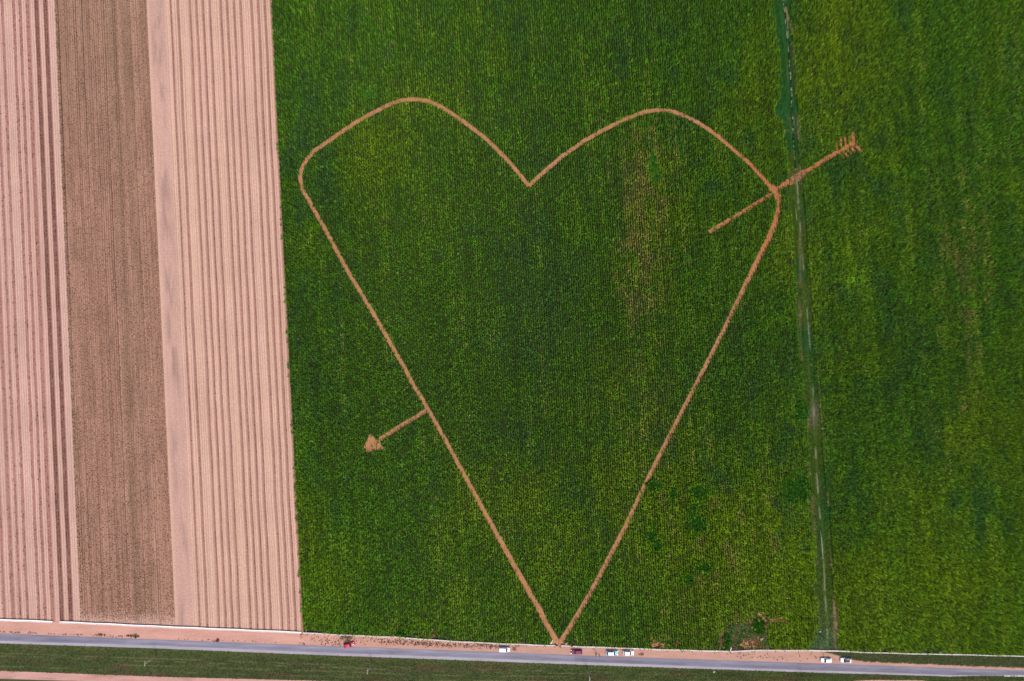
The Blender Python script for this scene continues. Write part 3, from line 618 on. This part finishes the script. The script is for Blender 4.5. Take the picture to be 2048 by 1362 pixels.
rows_scatter('seedlings', lc, [-2.2, 1.6], dl, mixc(srgb(112, 68, 58, .6), srgb(84, 62, 44, .6), .6), 1.15, 'small dark seedlings in the brown bands of the striped field')
mrows = [142.0 + 4.42 * k for k in range(44)]; mrows = [x for x in mrows if interp(B_LM, 700) + 1 < x < interp(B_MR, 700) - 1]
def dm(xc, yy, k):
    d = .30 + .6 * sstep(.35, .7, fbm(yy / 45, yy * 0 + xc / 9, 3, 420.)); d = d + .5 * math.exp(-((xc - 251) / 8) ** 2) + (.3 if xc > 310 else 0)
    return np.clip(d * (1 - sstep(1232, 1250, yy) * .6), 0, 1)
rows_scatter('crop_stubble', mrows, [0.], dm, mixc(srgb(122, 78, 58, .6), srgb(112, 96, 58, .6), .62), 1.05, 'fine dark stubble rows on the brown middle strip', step=.42)

# ------------------------------------------------------------------ white concrete irrigation flume
def flume(xa, xb, label, half=.34, h=.42, lift=.30, skip_support=False):
    xs = [xa] + [x for x, y in FLUME if xa < x < xb] + [xb]; xx = np.arange(xa, xb + .1, 8.0); xx = np.unique(np.r_[xx, xb]); yy = interp(FLUME, xx) + .25 * np.sin(xx / 13)
    X, Y = PA(xx, yy, lift + h); p = np.stack([X, Y], 1); d = np.gradient(p, axis=0); d /= np.linalg.norm(d, axis=1)[:, None]; nr = np.stack([-d[:, 1], d[:, 0]], 1)
    sec = [(-half, h), (-half * .86, h * .45), (-half * .45, .04), (0, 0), (half * .45, .04), (half * .86, h * .45), (half, h), (half - .09, h), (half * .66, h * .5), (half * .3, .14), (0, .12), (-half * .3, .14), (-half * .66, h * .5), (-half + .09, h)]
    V = []; n = len(sec)
    for i in range(len(p)):
        for a, z in sec: V.append((p[i, 0] + nr[i, 0] * a - p[0, 0], p[i, 1] + nr[i, 1] * a - p[0, 1], z + lift))
    Fc = [(i * n + k, i * n + (k + 1) % n, (i + 1) * n + (k + 1) % n, (i + 1) * n + k) for i in range(len(p) - 1) for k in range(n)]
    Fc += [tuple(range(n)), tuple((len(p) - 1) * n + k for k in reversed(range(n)))]
    root = empty('irrigation_flume', (p[0, 0], p[0, 1], 0.0)); tag(root, label, 'irrigation flume', 'white concrete flume stretches along the road')
    tr = mesh_obj('trough', V, Fc, M_CONC, root)
    bm = bmesh.new(); bm.from_mesh(tr.data); bmesh.ops.recalc_face_normals(bm, faces=bm.faces); bm.to_mesh(tr.data); bm.free()
    L = np.r_[0, np.cumsum(np.linalg.norm(np.diff(p, axis=0), axis=1))]
    for sL in np.arange(1.0, L[-1], 7.0):
        x = np.interp(sL, L, p[:, 0]); y = np.interp(sL, L, p[:, 1]); i = min(np.searchsorted(L, sL), len(d) - 1); ang = math.atan2(d[i, 1], d[i, 0])
        bm = bmesh.new(); rt = Matrix.Rotation(ang, 3, 'Z')
        add_box(bm, (0, 0, .04), (.45, 1.0, .08), rt); add_box(bm, (0, 0, .08 + (lift - .05) / 2), (.18, .42, lift - .05), rt, .85)
        add_box(bm, rt @ Vector((0, half * .72, lift + .08)), (.14, .10, .30), rt); add_box(bm, rt @ Vector((0, -half * .72, lift + .08)), (.14, .10, .30), rt)
        s_ = bm_obj('support', bm, M_CONC2, root); s_.location = (x - p[0, 0], y - p[0, 1], 0)
flume(-140, 104, 'white concrete flume stretch ending at the striped field, leftmost along the verge', .38)
flume(118, 602, 'long white concrete flume stretch below the stubble and bare fields', .34)
flume(606, 1088, 'narrow white flume stretch between the field corner and the heart tip, partly overgrown', .18)
flume(1090, 1111, 'short white flume piece just left of the heart tip entrance', .17)
flume(1122, 1142, 'short white flume piece just right of the heart tip entrance', .17)
flume(1146, 1459, 'white flume stretch above the maroon, blue and white parked cars', .19)
flume(1462, 1700, 'white flume stretch between the upright pipe and the right pair of white cars', .21)
flume(1702, 2180, 'white flume stretch along the grassy verge at the far right', .16)
# road-edge kerb at far right
k0 = np.array([P(x, interp(ROADB, x) + .2)[:2] for x in np.linspace(2008, 2150, 12)]); V = []; Fc = []
for i, (x, y) in enumerate(k0): V += [(x, y - .14, .0), (x, y - .12, .17), (x, y + .12, .17), (x, y + .14, .0)]
for i in range(len(k0) - 1):
    for k in range(4): Fc.append((i * 4 + k, i * 4 + (k + 1) % 4, i * 4 + 4 + (k + 1) % 4, i * 4 + 4 + k))
Fc += [(0, 1, 2, 3), tuple(len(V) - 4 + k for k in (3, 2, 1, 0))]
tag(mesh_obj('kerb', V, Fc, M_CONC), 'pale kerb along the lower road edge at the bottom right corner', 'kerb', kind='structure')

# ------------------------------------------------------------------ thin pale irrigation pipe on the grass strip
def pipe(pts, r_, label):
    p0 = Vector(P(*pts[0])); L = []
    for (x0, y0), (x1, y1) in zip(pts, pts[1:]):
        n = max(2, int(math.hypot(x1 - x0, y1 - y0) / 8))
        for i in range(n): t = i / n; L.append((x0 + (x1 - x0) * t + random.uniform(-.25, .25), y0 + (y1 - y0) * t))
    L.append(pts[-1]); q = [Vector(P(x, y, .22)) - p0 for x, y in L]; bm = bmesh.new(); add_tube(bm, q, r_, 8)
    o = bm_obj('irrigation_pipe', bm, M_PIPE, smooth=True); o.location = p0
    tag(o, label, 'pipe', 'pale pipes lying on the grass strip')
M_PIPE = mat('pale_pipe', srgb(188, 190, 150, .7), .6, vary=.35, scale=.35)
pipe([(1567, 6), (1570, 38), (1575, 80), (1580, 140), (1583, 200), (1586, 262)], .08, 'longest pale thin pipe on the grass strip at the top edge')
pipe([(1585.5, 268), (1588, 300), (1591, 340)], .06, 'faint pale pipe on the grass strip just above the arrow')
pipe([(1591, 416), (1594, 442)], .07, 'short pale pipe on the grass strip just below the arrow')
PT = []
for a_, b_ in (((1567, 6), (1575, 80)), ((1575, 80), (1580, 140)), ((1580, 140), (1583, 200)), ((1583, 200), (1586, 262)), ((1585.5, 268), (1591, 340))):
    for q in range(90):
        t_ = rng.random(); y_ = a_[1] + (b_[1] - a_[1]) * t_
        if math.sin(y_ * .55) + math.sin(y_ * .23 + 1) > -.1 - (y_ > 200) * .5: PT.append((a_[0] + (b_[0] - a_[0]) * t_ + rng.normal(0, .7), y_))
PT = np.array(PT); grass_scatter('pipe_grass', TUFT, PT[:, 0], PT[:, 1], 1.2, np.tile(np.array([.022, .085, .022]), (len(PT), 1)), 'tall grass tufts growing over the pale thin pipe', 'grass', .3, 2.2)
pipe([(1641, 1062), (1643.5, 1085), (1646, 1118)], .10, 'short bright pipe low on the grass strip near the bottom')

# ------------------------------------------------------------------ utility poles
M_POLE = mat('weathered_pole', srgb(186, 180, 150, .75), .85, vary=.12, scale=2); M_INS = mat('insulator', srgb(90, 80, 70, .5), .4); M_STEEL = mat('galvanised', srgb(196, 196, 178, .75), .5)
def pole(px, py, h, label, first=None):
    if first:
        def cp(o, parent=None):
            c = o.copy(); COL.objects.link(c); c.parent = parent
            for ch in o.children: cp(ch, c)
            return c
        r = cp(first); r.location = P(px, py); r['label'] = label; return r
    root = empty('utility_pole', P(px, py)); tag(root, label, 'utility pole', 'utility poles in the grass strip below the road')
    bm = bmesh.new(); add_tube(bm, [(0, 0, 0), (0, 0, h * .5), (0, 0, h)], [.20, .17, .14], 12); bm_obj('post', bm, M_POLE, root, True)
    bm = bmesh.new(); add_box(bm, (-.13, 0, h - .35), (.16, 2.1, .16)); ca = bm_obj('crossarm', bm, M_STEEL, root)
    for y in (-.95, 0, .95):
        bm = bmesh.new(); add_tube(bm, [(-.13, y, h - .28), (-.13, y, h - .16), (-.13, y, h - .08), (-.13, y, h)], [.02, .06, .05, .03], 8); bm_obj('insulator', bm, M_INS, ca, True)
    for s_ in (-1, 1):
        bm = bmesh.new(); add_tube(bm, [(-.08, s_ * .6, h - .40), (-.10, 0, h - 1.0)], .02, 6); bm_obj('brace', bm, M_STEEL, root)
    return root
bpy.context.view_layer.update()
po = pole(314, 1308, 9.6, 'leftmost utility pole in the grass below the road, near the left corner')
pole(744.5, 1324, 9.6, 'utility pole in the grass below the road, below the red car', po)
pole(1175, 1338, 9.6, 'utility pole in the grass below the road, below the gap between maroon and blue cars', po)
pole(1605, 1353, 9.6, 'utility pole base at the bottom edge, left of the two right-hand white cars', po)

# ------------------------------------------------------------------ small things beside the road
M_WHITE = mat('white_sheet', (.85, .84, .80), .6, vary=.04, scale=3)
def slab(x0, y0, x1, y1, w, label, name='white_slab', h=.25, cat='slab'):
    a = Vector(P(x0, y0)); b = Vector(P(x1, y1)); d = (b - a); L = d.length; ang = math.atan2(d.y, d.x); bm = bmesh.new(); n = 6
    for i in range(n):      # a slightly bent, tapering length of cast concrete
        t = (i + .5) / n - .5; rt = Matrix.Rotation(.12 * t, 3, 'Z'); add_box(bm, (t * L, .10 * math.sin(t * 5), h / 2 + .01 * (i % 2)), (L / n * 1.0, w * (1 - .35 * abs(t)), h), rt, .86)
    bmesh.ops.remove_doubles(bm, verts=bm.verts, dist=.004)
    o = bm_obj(name, bm, M_WHITE); o.location = (a + b) / 2; o.rotation_euler = (0, 0, ang); tag(o, label, cat)
slab(1100.8, 1287.5, 1106, 1280.5, .36, 'long white slab lying aslant left of the heart tip entrance')
slab(1132, 1287.3, 1134.6, 1291.3, .30, 'short white slab lying right of the heart tip entrance')
# upright bent pipe at the flume joint
bm = bmesh.new(); q0 = Vector(P(1461.3, 1302.5)); pts = [Vector(P(x, y, z)) - q0 for x, y, z in ((1461.3, 1302.3, .75), (1461.2, 1299.4, .8), (1462.3, 1297, .8), (1462, 1295, .7), (1461.2, 1293.4, .35))]
add_tube(bm, pts, [.15, .15, .2, .16, .1], 8); o = bm_obj('white_pipe', bm, M_WHITE, smooth=True); o.location = q0; tag(o, 'short bent white pipe running from the flume joint into the crop edge', 'pipe')
def sack(px, py, r_, label):
    bm = bmesh.new(); bmesh.ops.create_icosphere(bm, subdivisions=3, radius=1)
    for v in bm.verts:
        n = v.co.normalized(); k = 1 + .10 * math.sin(5 * n.x + 3 * n.y) + .06 * math.sin(11 * n.z + 7 * n.x)
        v.co = Vector((n.x * r_ * k * 1.15, n.y * r_ * k * .9, max(n.z * .5 + .42, 0) * r_ * k))
        if n.z > .8: v.co.z += r_ * .25 * (n.z - .8) * 5
    o = bm_obj('white_sack', bm, M_WHITE, smooth=True); o.location = P(px, py); o.rotation_euler = (0, 0, random.uniform(0, 3)); tag(o, label, 'sack', 'white sacks in the weeds')
sack(1521.7, 1279.2, .36, 'lower left of the two white sacks lying in rough weeds'); sack(1524.8, 1276.8, .34, 'upper right of the two white sacks lying in rough weeds')
bm = bmesh.new(); bmesh.ops.create_icosphere(bm, subdivisions=2, radius=.42)
for v in bm.verts: v.co *= 1 + .2 * math.sin(v.co.x * 9) * math.cos(v.co.y * 7); v.co.z = max(v.co.z * .7, -.05)
o = bm_obj('pale_stone', bm, mat('pale_stone', srgb(205, 195, 178, .7), .9, vary=.1, scale=3)); o.location = P(1428.4, 1343.6, .05); tag(o, 'pale stone at the lower road edge, right of the two middle parked cars', 'stone')
for nm, (x_, y_) in (('white_bag', (1640.3, 1263.2)),):
    bm = bmesh.new(); bmesh.ops.create_icosphere(bm, subdivisions=2, radius=.24)
    for v in bm.verts: v.co *= 1 + .2 * math.sin(v.co.x * 17 + v.co.y * 11); v.co.z = max(v.co.z, -.05)
    o = bm_obj(nm, bm, M_WHITE, smooth=True); o.location = P(x_, y_, .1); tag(o, 'tiny white bag lying on the grass strip near its lower end', 'bag')

# ------------------------------------------------------------------ roadside shrubs
def shrub(px, py, rx, ry, h, cols, label, cat='shrub', n=420, seed=1):
    r = random.Random(seed); root = empty('roadside_shrub', P(px, py)); tag(root, label, cat, 'shrubs on the dirt verge')
    V = []; Fc = []; C = []
    cl = [(r.uniform(-1, 1) * rx, r.uniform(-1, 1) * ry, r.uniform(.3, .9) * h, r.uniform(.25, .55) * min(rx, ry) * 1.3) for _ in range(16)]
    cl = [c for c in cl if (c[0] / rx) ** 2 + (c[1] / ry) ** 2 < 1.0] or cl
    for i in range(n):
        c = r.choice(cl); a = r.uniform(0, 6.28); b = r.uniform(-.4, 1.57); q = c[3] * r.uniform(.6, 1.1)
        base = (c[0] + q * math.cos(a) * math.cos(b), c[1] + q * math.sin(a) * math.cos(b), max(.05, c[2] + q * math.sin(b) * .6)); n0 = len(V)
        leaf(V, Fc, base, a + r.uniform(-1, 1), r.uniform(.10, .22), r.uniform(.05, .10), .03, .06, r.uniform(-.6, .6)); k = r.uniform(.6, 1.3); cc = r.choice(cols); C += [[x * k for x in cc]] * (len(V) - n0)
    mesh_obj('foliage', V, Fc, mat('shrub_leaf', rough=.7, attr='Col'), root, cols=np.array(C))
    bm = bmesh.new()
    for c in cl[:7]: add_tube(bm, [(0, 0, 0), (c[0] * .5, c[1] * .5, c[2] * .6), (c[0], c[1], c[2])], [.03, .02, .01], 5)
    bm_obj('stem', bm, mat('shrub_stem', srgb(110, 80, 60, .6), .9), root)
shrub(269, 1272, 2.0, .55, .7, [srgb(92, 84, 34, .6), srgb(110, 108, 50, .6), srgb(84, 60, 40, .6)], 'low olive green shrub on the pink verge, left part of the road', seed=3, n=520)
shrub(258.5, 1270.8, .9, .35, .4, [srgb(110, 70, 58, .6), srgb(96, 66, 50, .6)], 'small brown shrub touching the left end of the olive shrub', seed=4, n=160)
shrub(433, 1280.3, 1.25, .5, .5, [srgb(96, 54, 48, .6), srgb(120, 76, 60, .6)], 'dark brown dry shrub alone on the pink verge left of the red car', seed=5, n=300)
shrub(693, 1276, 2.1, 1.3, .8, [srgb(118, 108, 66, .6), srgb(92, 80, 44, .6), srgb(128, 124, 92, .6)], 'olive dry bush on the verge directly above the red car', seed=6, n=700)
shrub(203, 1269.5, 1.5, .45, .4, [srgb(104, 66, 56, .6), srgb(92, 74, 50, .6)], 'small brown weed clump on the verge left of the olive shrub', seed=8, n=220)
shrub(1284, 1308, 1.2, .5, .3, [srgb(150, 126, 92, .6), srgb(120, 100, 70, .6)], 'faint tan dry bush on the verge right of the middle white car', seed=9, n=160)
shrub(1029, 1297, 1.1, .6, .3, [srgb(150, 110, 84, .6), srgb(130, 96, 70, .6)], 'faint brown dry bush on the verge right of the white van', seed=10, n=150)

# ------------------------------------------------------------------ cars
M_GLASS = mat('dark_glass', srgb(22, 44, 62, .6), .12); M_TYRE = mat('tyre_rubber', (.02, .02, .022), .8); M_RIM = mat('alloy_rim', (.55, .55, .57), .35, metal=.8)
M_LAMP = mat('lamp_glass', (.75, .76, .78), .15); M_TAIL = mat('tail_lamp', (.45, .02, .02), .25); M_PLAST = mat('black_plastic', (.03, .03, .035), .6); M_PLATE = mat('number_plate', (.75, .75, .72), .5)
def car(px, py, ang, Lc, Wc, Hc, paint, label, roofcol=None, hood=.26, tail=.04, sunroof=None, glass=None, box=0.0, boot=0.0, rack=False, matte=False):
    """x forward. hood: share of the length before the windscreen foot; tail: share behind the rear glass foot."""
    root = empty('parked_car', P(px, py, .03), ang); tag(root, label, 'car', 'cars parked on the road verge')
    mp = mat('car_paint', paint, .6 if matte else .38, coat=0.0 if matte else .2); mg = glass or M_GLASS; hw = Wc / 2; belt = .62 * Hc; zb = .20
    # lower body: lofted sections
    st_ = [(-.5, .80, .38, belt * .86), (-.485, .90, .27, belt * .95), (-.44, .97, zb, belt * 1.0), (-.3, 1, zb, belt), (-.1, 1, zb, belt * .99), (.12, 1, zb, belt * .98), (.5 - hood, 1, zb, belt * .96), (.36, .985, zb, belt * .90), (.44, .95, zb, belt * .84), (.48, .86, .27, belt * .76), (.5, .70, .36, belt * .64)]
    V = []; Fc = []
    for x, w, z0, z1 in st_:
        half = [(.0, z0), (w * .80, z0), (w * .97, z0 + (z1 - z0) * .25), (w, z0 + (z1 - z0) * .6), (w * .93, z0 + (z1 - z0) * .93), (w * .80, z1), (.4 * w, z1 + .035), (0, z1 + .045)]
        ring = [(a * hw, z) for a, z in half] + [(-a * hw, z) for a, z in half[-2:0:-1]]
        for y, z in ring: V.append((x * Lc, y, z))
    n = 14
    for i in range(len(st_) - 1):
        for k in range(n): Fc.append((i * n + k, i * n + (k + 1) % n, (i + 1) * n + (k + 1) % n, (i + 1) * n + k))
    Fc += [tuple(range(n))[::-1], tuple((len(st_) - 1) * n + k for k in range(n))]
    b = mesh_obj('body', V, Fc, mp, root, smooth=True)
    bm = bmesh.new(); bm.from_mesh(b.data); bmesh.ops.recalc_face_normals(bm, faces=bm.faces); bm.to_mesh(b.data); bm.free()
    # cabin (painted pillars) with panes set proud
    xf0 = (.5 - hood) * Lc; xr0 = (-.5 + tail) * Lc; xf1 = xf0 - .155 * Lc; xr1 = xr0 + (.10 - .07 * box) * Lc; w0 = hw * .90; w1 = hw * (.74 + .1 * box); z0 = belt - .02; z1 = Hc - .05
    c = [(xr0, -w0, z0), (xf0, -w0 * .96, z0), (xf0, w0 * .96, z0), (xr0, w0, z0), (xr1, -w1, z1), (xf1, -w1 * .96, z1), (xf1, w1 * .96, z1), (xr1, w1, z1)]
    bm = bmesh.new(); vs = [bm.verts.new(v) for v in c]
    for f in ((3, 2, 1, 0), (4, 5, 6, 7), (0, 1, 5, 4), (1, 2, 6, 5), (2, 3, 7, 6), (3, 0, 4, 7)): bm.faces.new([vs[i] for i in f])
    bmesh.ops.bevel(bm, geom=bm.edges[:], offset=.05, segments=2, affect='EDGES'); bm_obj('cabin', bm, mp, root)
    # roof skin, slightly crowned
    bm = bmesh.new(); g_ = []
    for i in range(7):
        for j in range(7):
            u, v = i / 6, j / 6 * 2 - 1; x = xr1 + .04 + (xf1 - xr1 - .08) * u; g_.append(bm.verts.new((x, v * w1 * .93, z1 + .012 + .045 * (1 - v * v) * (1 - (2 * u - 1) ** 4))))
    for i in range(6):
        for j in range(6): a = i * 7 + j; bm.faces.new((g_[a], g_[a + 7], g_[a + 8], g_[a + 1]))
    bm_obj('roof', bm, roofcol or mp, root, True)
    def pane(name, q, ins=(.06, .10), off=.012):
        q = [Vector(v) for v in q]; nrm = (q[1] - q[0]).cross(q[3] - q[0]).normalized(); cen = sum(q, Vector()) / 4
        if nrm.dot(cen - Vector((0, 0, .6))) < 0: nrm = -nrm
        def at(u, v): return (q[0] * (1 - u) + q[1] * u) * (1 - v) + (q[3] * (1 - u) + q[2] * u) * v
        p = [at(ins[0], ins[1]), at(1 - ins[0], ins[1]), at(1 - ins[0], 1 - ins[1]), at(ins[0], 1 - ins[1])]; bm = bmesh.new()
        lo = [bm.verts.new(v + nrm * .002) for v in p]; hi = [bm.verts.new(v + nrm * off) for v in p]
        bm.faces.new(hi); bm.faces.new(lo[::-1])
        for k in range(4): bm.faces.new((lo[k], lo[(k + 1) % 4], hi[(k + 1) % 4], hi[k]))
        bmesh.ops.recalc_face_normals(bm, faces=bm.faces); return bm_obj(name, bm, mg, root)
    pane('windscreen', [c[1], c[2], c[6], c[5]], (.05, .06)); pane('rear_window', [c[0], c[3], c[7], c[4]], (.08, .12))
    for a_, b_, e_, f_ in ((0, 1, 5, 4), (3, 2, 6, 7)):
        A_, B_, E_, F_ = [Vector(c[i]) for i in (a_, b_, e_, f_)]; m0 = A_.lerp(B_, .48); m1 = F_.lerp(E_, .48)
        pane('side_window', [A_, m0, m1, F_], (.07, .12)); pane('side_window', [m0, B_, E_, m1], (.06, .12))
    if sunroof:
        x0, x1, wy = sunroof; bm = bmesh.new(); add_box(bm, ((x0 + x1) / 2 * Lc, 0, z1 + .052), ((x1 - x0) * Lc, wy * w1 * 2, .03)); bm_obj('sunroof', bm, mg, root)
    if rack:
        for s_ in (-1, 1): bm = bmesh.new(); add_tube(bm, [(xr1 + .1, s_ * w1 * .86, z1 + .05), (xr1 + .15, s_ * w1 * .86, z1 + .10), (xf1 - .15, s_ * w1 * .86, z1 + .10), (xf1 - .1, s_ * w1 * .86, z1 + .05)], .022, 6); bm_obj('roof_rail', bm, M_STEEL, root)
    for sx in (-.30, .32):
        for s_ in (-1, 1):
            bm = bmesh.new(); add_tube(bm, [(sx * Lc, s_ * (hw - .22), .31), (sx * Lc, s_ * (hw - .19), .31), (sx * Lc, s_ * (hw - .03), .31), (sx * Lc, s_ * (hw + .005), .31)], [.26, .315, .315, .27], 20); wh = bm_obj('wheel', bm, M_TYRE, root)
            bm = bmesh.new(); add_tube(bm, [(sx * Lc, s_ * (hw - .02), .31), (sx * Lc, s_ * (hw + .015), .31)], .19, 12); bm_obj('rim', bm, M_RIM, wh)
    for s_ in (-1, 1):
        bm = bmesh.new(); add_box(bm, (.462 * Lc, s_ * hw * .70, belt * .76), (.22, .30, .13), Matrix.Rotation(-s_ * .45, 3, 'Z')); bm_obj('headlight', bm, M_LAMP, root)
        bm = bmesh.new(); add_box(bm, (-.490 * Lc, s_ * hw * .74, belt * .82), (.10, .22, .20), Matrix.Rotation(s_ * .35, 3, 'Z')); bm_obj('tail_light', bm, M_TAIL, root)
        bm = bmesh.new(); add_box(bm, (xf0 - .18, s_ * (hw + .09), belt + .06), (.14, .20, .13)); bmesh.ops.bevel(bm, geom=bm.edges[:], offset=.025, segments=2, affect='EDGES'); bm_obj('mirror', bm, mp, root)
        for xd in (.12, -.08): bm = bmesh.new(); add_box(bm, (xd * Lc, s_ * (hw + .004), belt * .82), (.16, .03, .03)); bm_obj('door_handle', bm, mp, root)
    for s_, x in ((1, .5), (-1, -.5)):
        bm = bmesh.new(); add_box(bm, (x * Lc - s_ * .03, 0, .36), (.14, hw * 1.35, .18)); bmesh.ops.bevel(bm, geom=bm.edges[:], offset=.03, segments=2, affect='EDGES'); bm_obj('bumper', bm, M_PLAST if s_ > 0 else mp, root)
        bm = bmesh.new(); add_box(bm, (x * Lc + s_ * .045, 0, .40), (.02, .50, .11)); bm_obj('number_plate', bm, M_PLATE, root)
    bm = bmesh.new(); add_box(bm, (.492 * Lc, 0, belt * .66), (.05, hw * .9, .12)); bm_obj('grille', bm, M_PLAST, root)
    for s_ in (-1, 1): bm = bmesh.new(); add_tube(bm, [(xf0 + .03, s_ * .1, belt + .05), (xf0 - .25, s_ * .1 + .38, belt + .20)], .012, 5); bm_obj('wiper', bm, M_PLAST, root)
    return root
WHITE = (.80, .81, .82)
car(699, 1288.6, R(13), 4.35, 1.78, 1.45, srgb(205, 8, 62, .75), 'crimson red hatchback stopped aslant half on the road', hood=.30, tail=.03)
car(1009, 1297.6, R(-2), 4.35, 1.72, 1.72, WHITE, 'boxy white van with small dark roof hatch, alone left of the heart tip', hood=.22, tail=.01, box=1, sunroof=(.06, .11, .28))
car(1153, 1302.6, R(179), 4.55, 1.76, 1.45, srgb(128, 6, 66, .85), 'dark maroon car on the verge just right of the heart tip', hood=.28, tail=.05, glass=mat('grey_glass', srgb(60, 56, 90, .7), .45), matte=True)
car(1224, 1304.6, R(0), 4.65, 1.78, 1.6, srgb(150, 204, 240, .85), 'pale blue wagon with dark sunroof, left of the middle pair of cars', roofcol=mat('silver_roof', srgb(222, 226, 236, .85), .3, coat=.5), hood=.24, tail=.04, sunroof=(.0, .06, .5), rack=True)
car(1256.5, 1304.6, R(-1), 4.25, 1.78, 1.5, WHITE, 'white car with plain white roof, right of the middle pair beside the pale blue wagon', hood=.25, tail=.04)
car(1651, 1319.2, R(178), 4.3, 1.74, 1.45, WHITE, 'white saloon with white roof, left of the right-hand pair of parked cars', hood=.28, tail=.14)
car(1690.5, 1319.2, R(177), 4.4, 1.78, 1.55, WHITE, 'white car with long dark glass roof, rightmost parked car', hood=.25, tail=.02, sunroof=(-.26, .16, .80))

# ------------------------------------------------------------------ people
def person(px, py, ang, shirt, trousers, hair, label, armswing=.2):
    root = empty('person', P(px, py, .03), ang); tag(root, label, 'person')
    skin = mat('skin', (.42, .25, .17), .6)
    def skinned(name, joints, edges, m, rootv=0):
        me = bpy.data.meshes.new(name); me.from_pydata([j[:3] for j in joints], edges, []); me.materials.append(m); o = bpy.data.objects.new(name, me); COL.objects.link(o); o.parent = root
        md = o.modifiers.new('skin', 'SKIN'); md.use_smooth_shade = True; sv = me.skin_vertices[0].data if me.skin_vertices else None
        if sv is None:
            bm = bmesh.new(); bm.from_mesh(me); bm.verts.layers.skin.verify(); bm.to_mesh(me); bm.free(); sv = me.skin_vertices[0].data
        for i, j in enumerate(joints): sv[i].radius = (j[3], j[4] if len(j) > 4 else j[3]); sv[i].use_root = (i == rootv)
        ss = o.modifiers.new('sub', 'SUBSURF'); ss.levels = 1; ss.render_levels = 1; return o
    J = [(0, 0, .98, .12, .15), (0, 0, 1.22, .11, .14), (0, 0, 1.42, .11, .16), (0, 0, 1.52, .055), (.01, 0, 1.60, .08, .085), (.015, 0, 1.70, .09, .08)]; E = [(0, 1), (1, 2), (2, 3), (3, 4), (4, 5)]
    for s_ in (-1, 1):
        i = len(J); J += [(0, s_ * .10, .90, .085), (.03 * s_, s_ * .11, .50, .06), (-.02 * s_, s_ * .12, .10, .042), (.14 - .02 * s_, s_ * .13, .04, .035)]; E += [(0, i), (i, i + 1), (i + 1, i + 2), (i + 2, i + 3)]
        i = len(J); J += [(0, s_ * .20, 1.42, .06), (armswing * s_ * .3, s_ * .26, 1.14, .045), (armswing * s_ * .8 + .06, s_ * .27, .90, .03), (armswing * s_ * .9 + .08, s_ * .27, .83, .034, .022)]; E += [(2, i), (i, i + 1), (i + 1, i + 2), (i + 2, i + 3)]
        h = i + 3; hx = armswing * s_ * .9 + .08
        for k, (dx, ln) in enumerate(((-.03, .07), (-.01, .08), (.01, .077), (.03, .06))):
            a = len(J); J += [(hx + dx, s_ * .272, .79, .009), (hx + dx + .01, s_ * .262, .79 - ln * .5, .008), (hx + dx + .02, s_ * .25, .79 - ln, .007)]; E += [(h, a), (a, a + 1), (a + 1, a + 2)]
        a = len(J); J += [(hx + .045, s_ * .255, .82, .010), (hx + .06, s_ * .245, .785, .009)]; E += [(h, a), (a, a + 1)]
    skinned('body', J, E, skin)
    ms = mat('shirt', shirt, .9); mt = mat('trousers', trousers, .9)
    S = [(0, 0, .94, .14, .17), (0, 0, 1.22, .13, .16), (0, 0, 1.44, .12, .17)]; SE = [(0, 1), (1, 2)]
    for s_ in (-1, 1): i = len(S); S += [(0, s_ * .21, 1.425, .075), (armswing * s_ * .25, s_ * .255, 1.2, .06)]; SE += [(2, i), (i, i + 1)]
    skinned('shirt', S, SE, ms)
    T = [(0, 0, .99, .135, .165)]; TE = []
    for s_ in (-1, 1): i = len(T); T += [(0, s_ * .10, .88, .10), (.03 * s_, s_ * .11, .50, .078), (-.02 * s_, s_ * .12, .12, .065)]; TE += [(0, i), (i, i + 1), (i + 1, i + 2)]
    skinned('trousers', T, TE, mt)
    for s_ in (-1, 1): bm = bmesh.new(); add_box(bm, (.05 - .02 * s_, s_ * .125, .04), (.28, .10, .08)); bmesh.ops.bevel(bm, geom=bm.edges[:], offset=.02, segments=2, affect='EDGES'); bm_obj('shoe', bm, M_PLAST, root)
    bm = bmesh.new(); bmesh.ops.create_uvsphere(bm, u_segments=16, v_segments=10, radius=.115)
    for v in [v for v in bm.verts if v.co.z < -.02 and v.co.x > -.03]: bm.verts.remove(v)
    o = bm_obj('hair', bm, mat('hair', hair, .8), root, True); o.location = (-.005, 0, 1.72)
    bm = bmesh.new(); add_tube(bm, [(.095, 0, 1.70), (.125, 0, 1.665)], [.012, .018], 6); bm_obj('nose', bm, skin, root, True)
    for s_ in (-1, 1): bm = bmesh.new(); bmesh.ops.create_uvsphere(bm, u_segments=8, v_segments=6, radius=.014, matrix=Matrix.Translation((.095, s_ * .034, 1.70))); bm_obj('eye', bm, M_LAMP, root)
    for s_ in (-1, 1): bm = bmesh.new(); bmesh.ops.create_uvsphere(bm, u_segments=8, v_segments=6, radius=.026, matrix=Matrix.Translation((.0, s_ * .098, 1.675))); bm_obj('ear', bm, skin, root)
    bm = bmesh.new(); add_box(bm, (.100, 0, 1.625), (.012, .05, .012)); bm_obj('mouth', bm, mat('lips', (.3, .1, .09), .6), root)
person(1192.6, 1305.4, R(200), srgb(90, 48, 44, .6), srgb(60, 44, 44, .6), (.02, .015, .012), 'person in brown top on the verge between maroon and blue cars, farther from the road')
person(1191.4, 1309.2, R(20), srgb(70, 44, 54, .6), srgb(50, 36, 44, .6), (.02, .015, .012), 'person in dark clothes standing at the road edge between the maroon and blue cars')
person(1199.0, 1310.6, R(170), srgb(246, 214, 218, .8), srgb(220, 190, 200, .7), (.03, .02, .015), 'person in pale pink clothes standing at the road edge near the blue wagon')
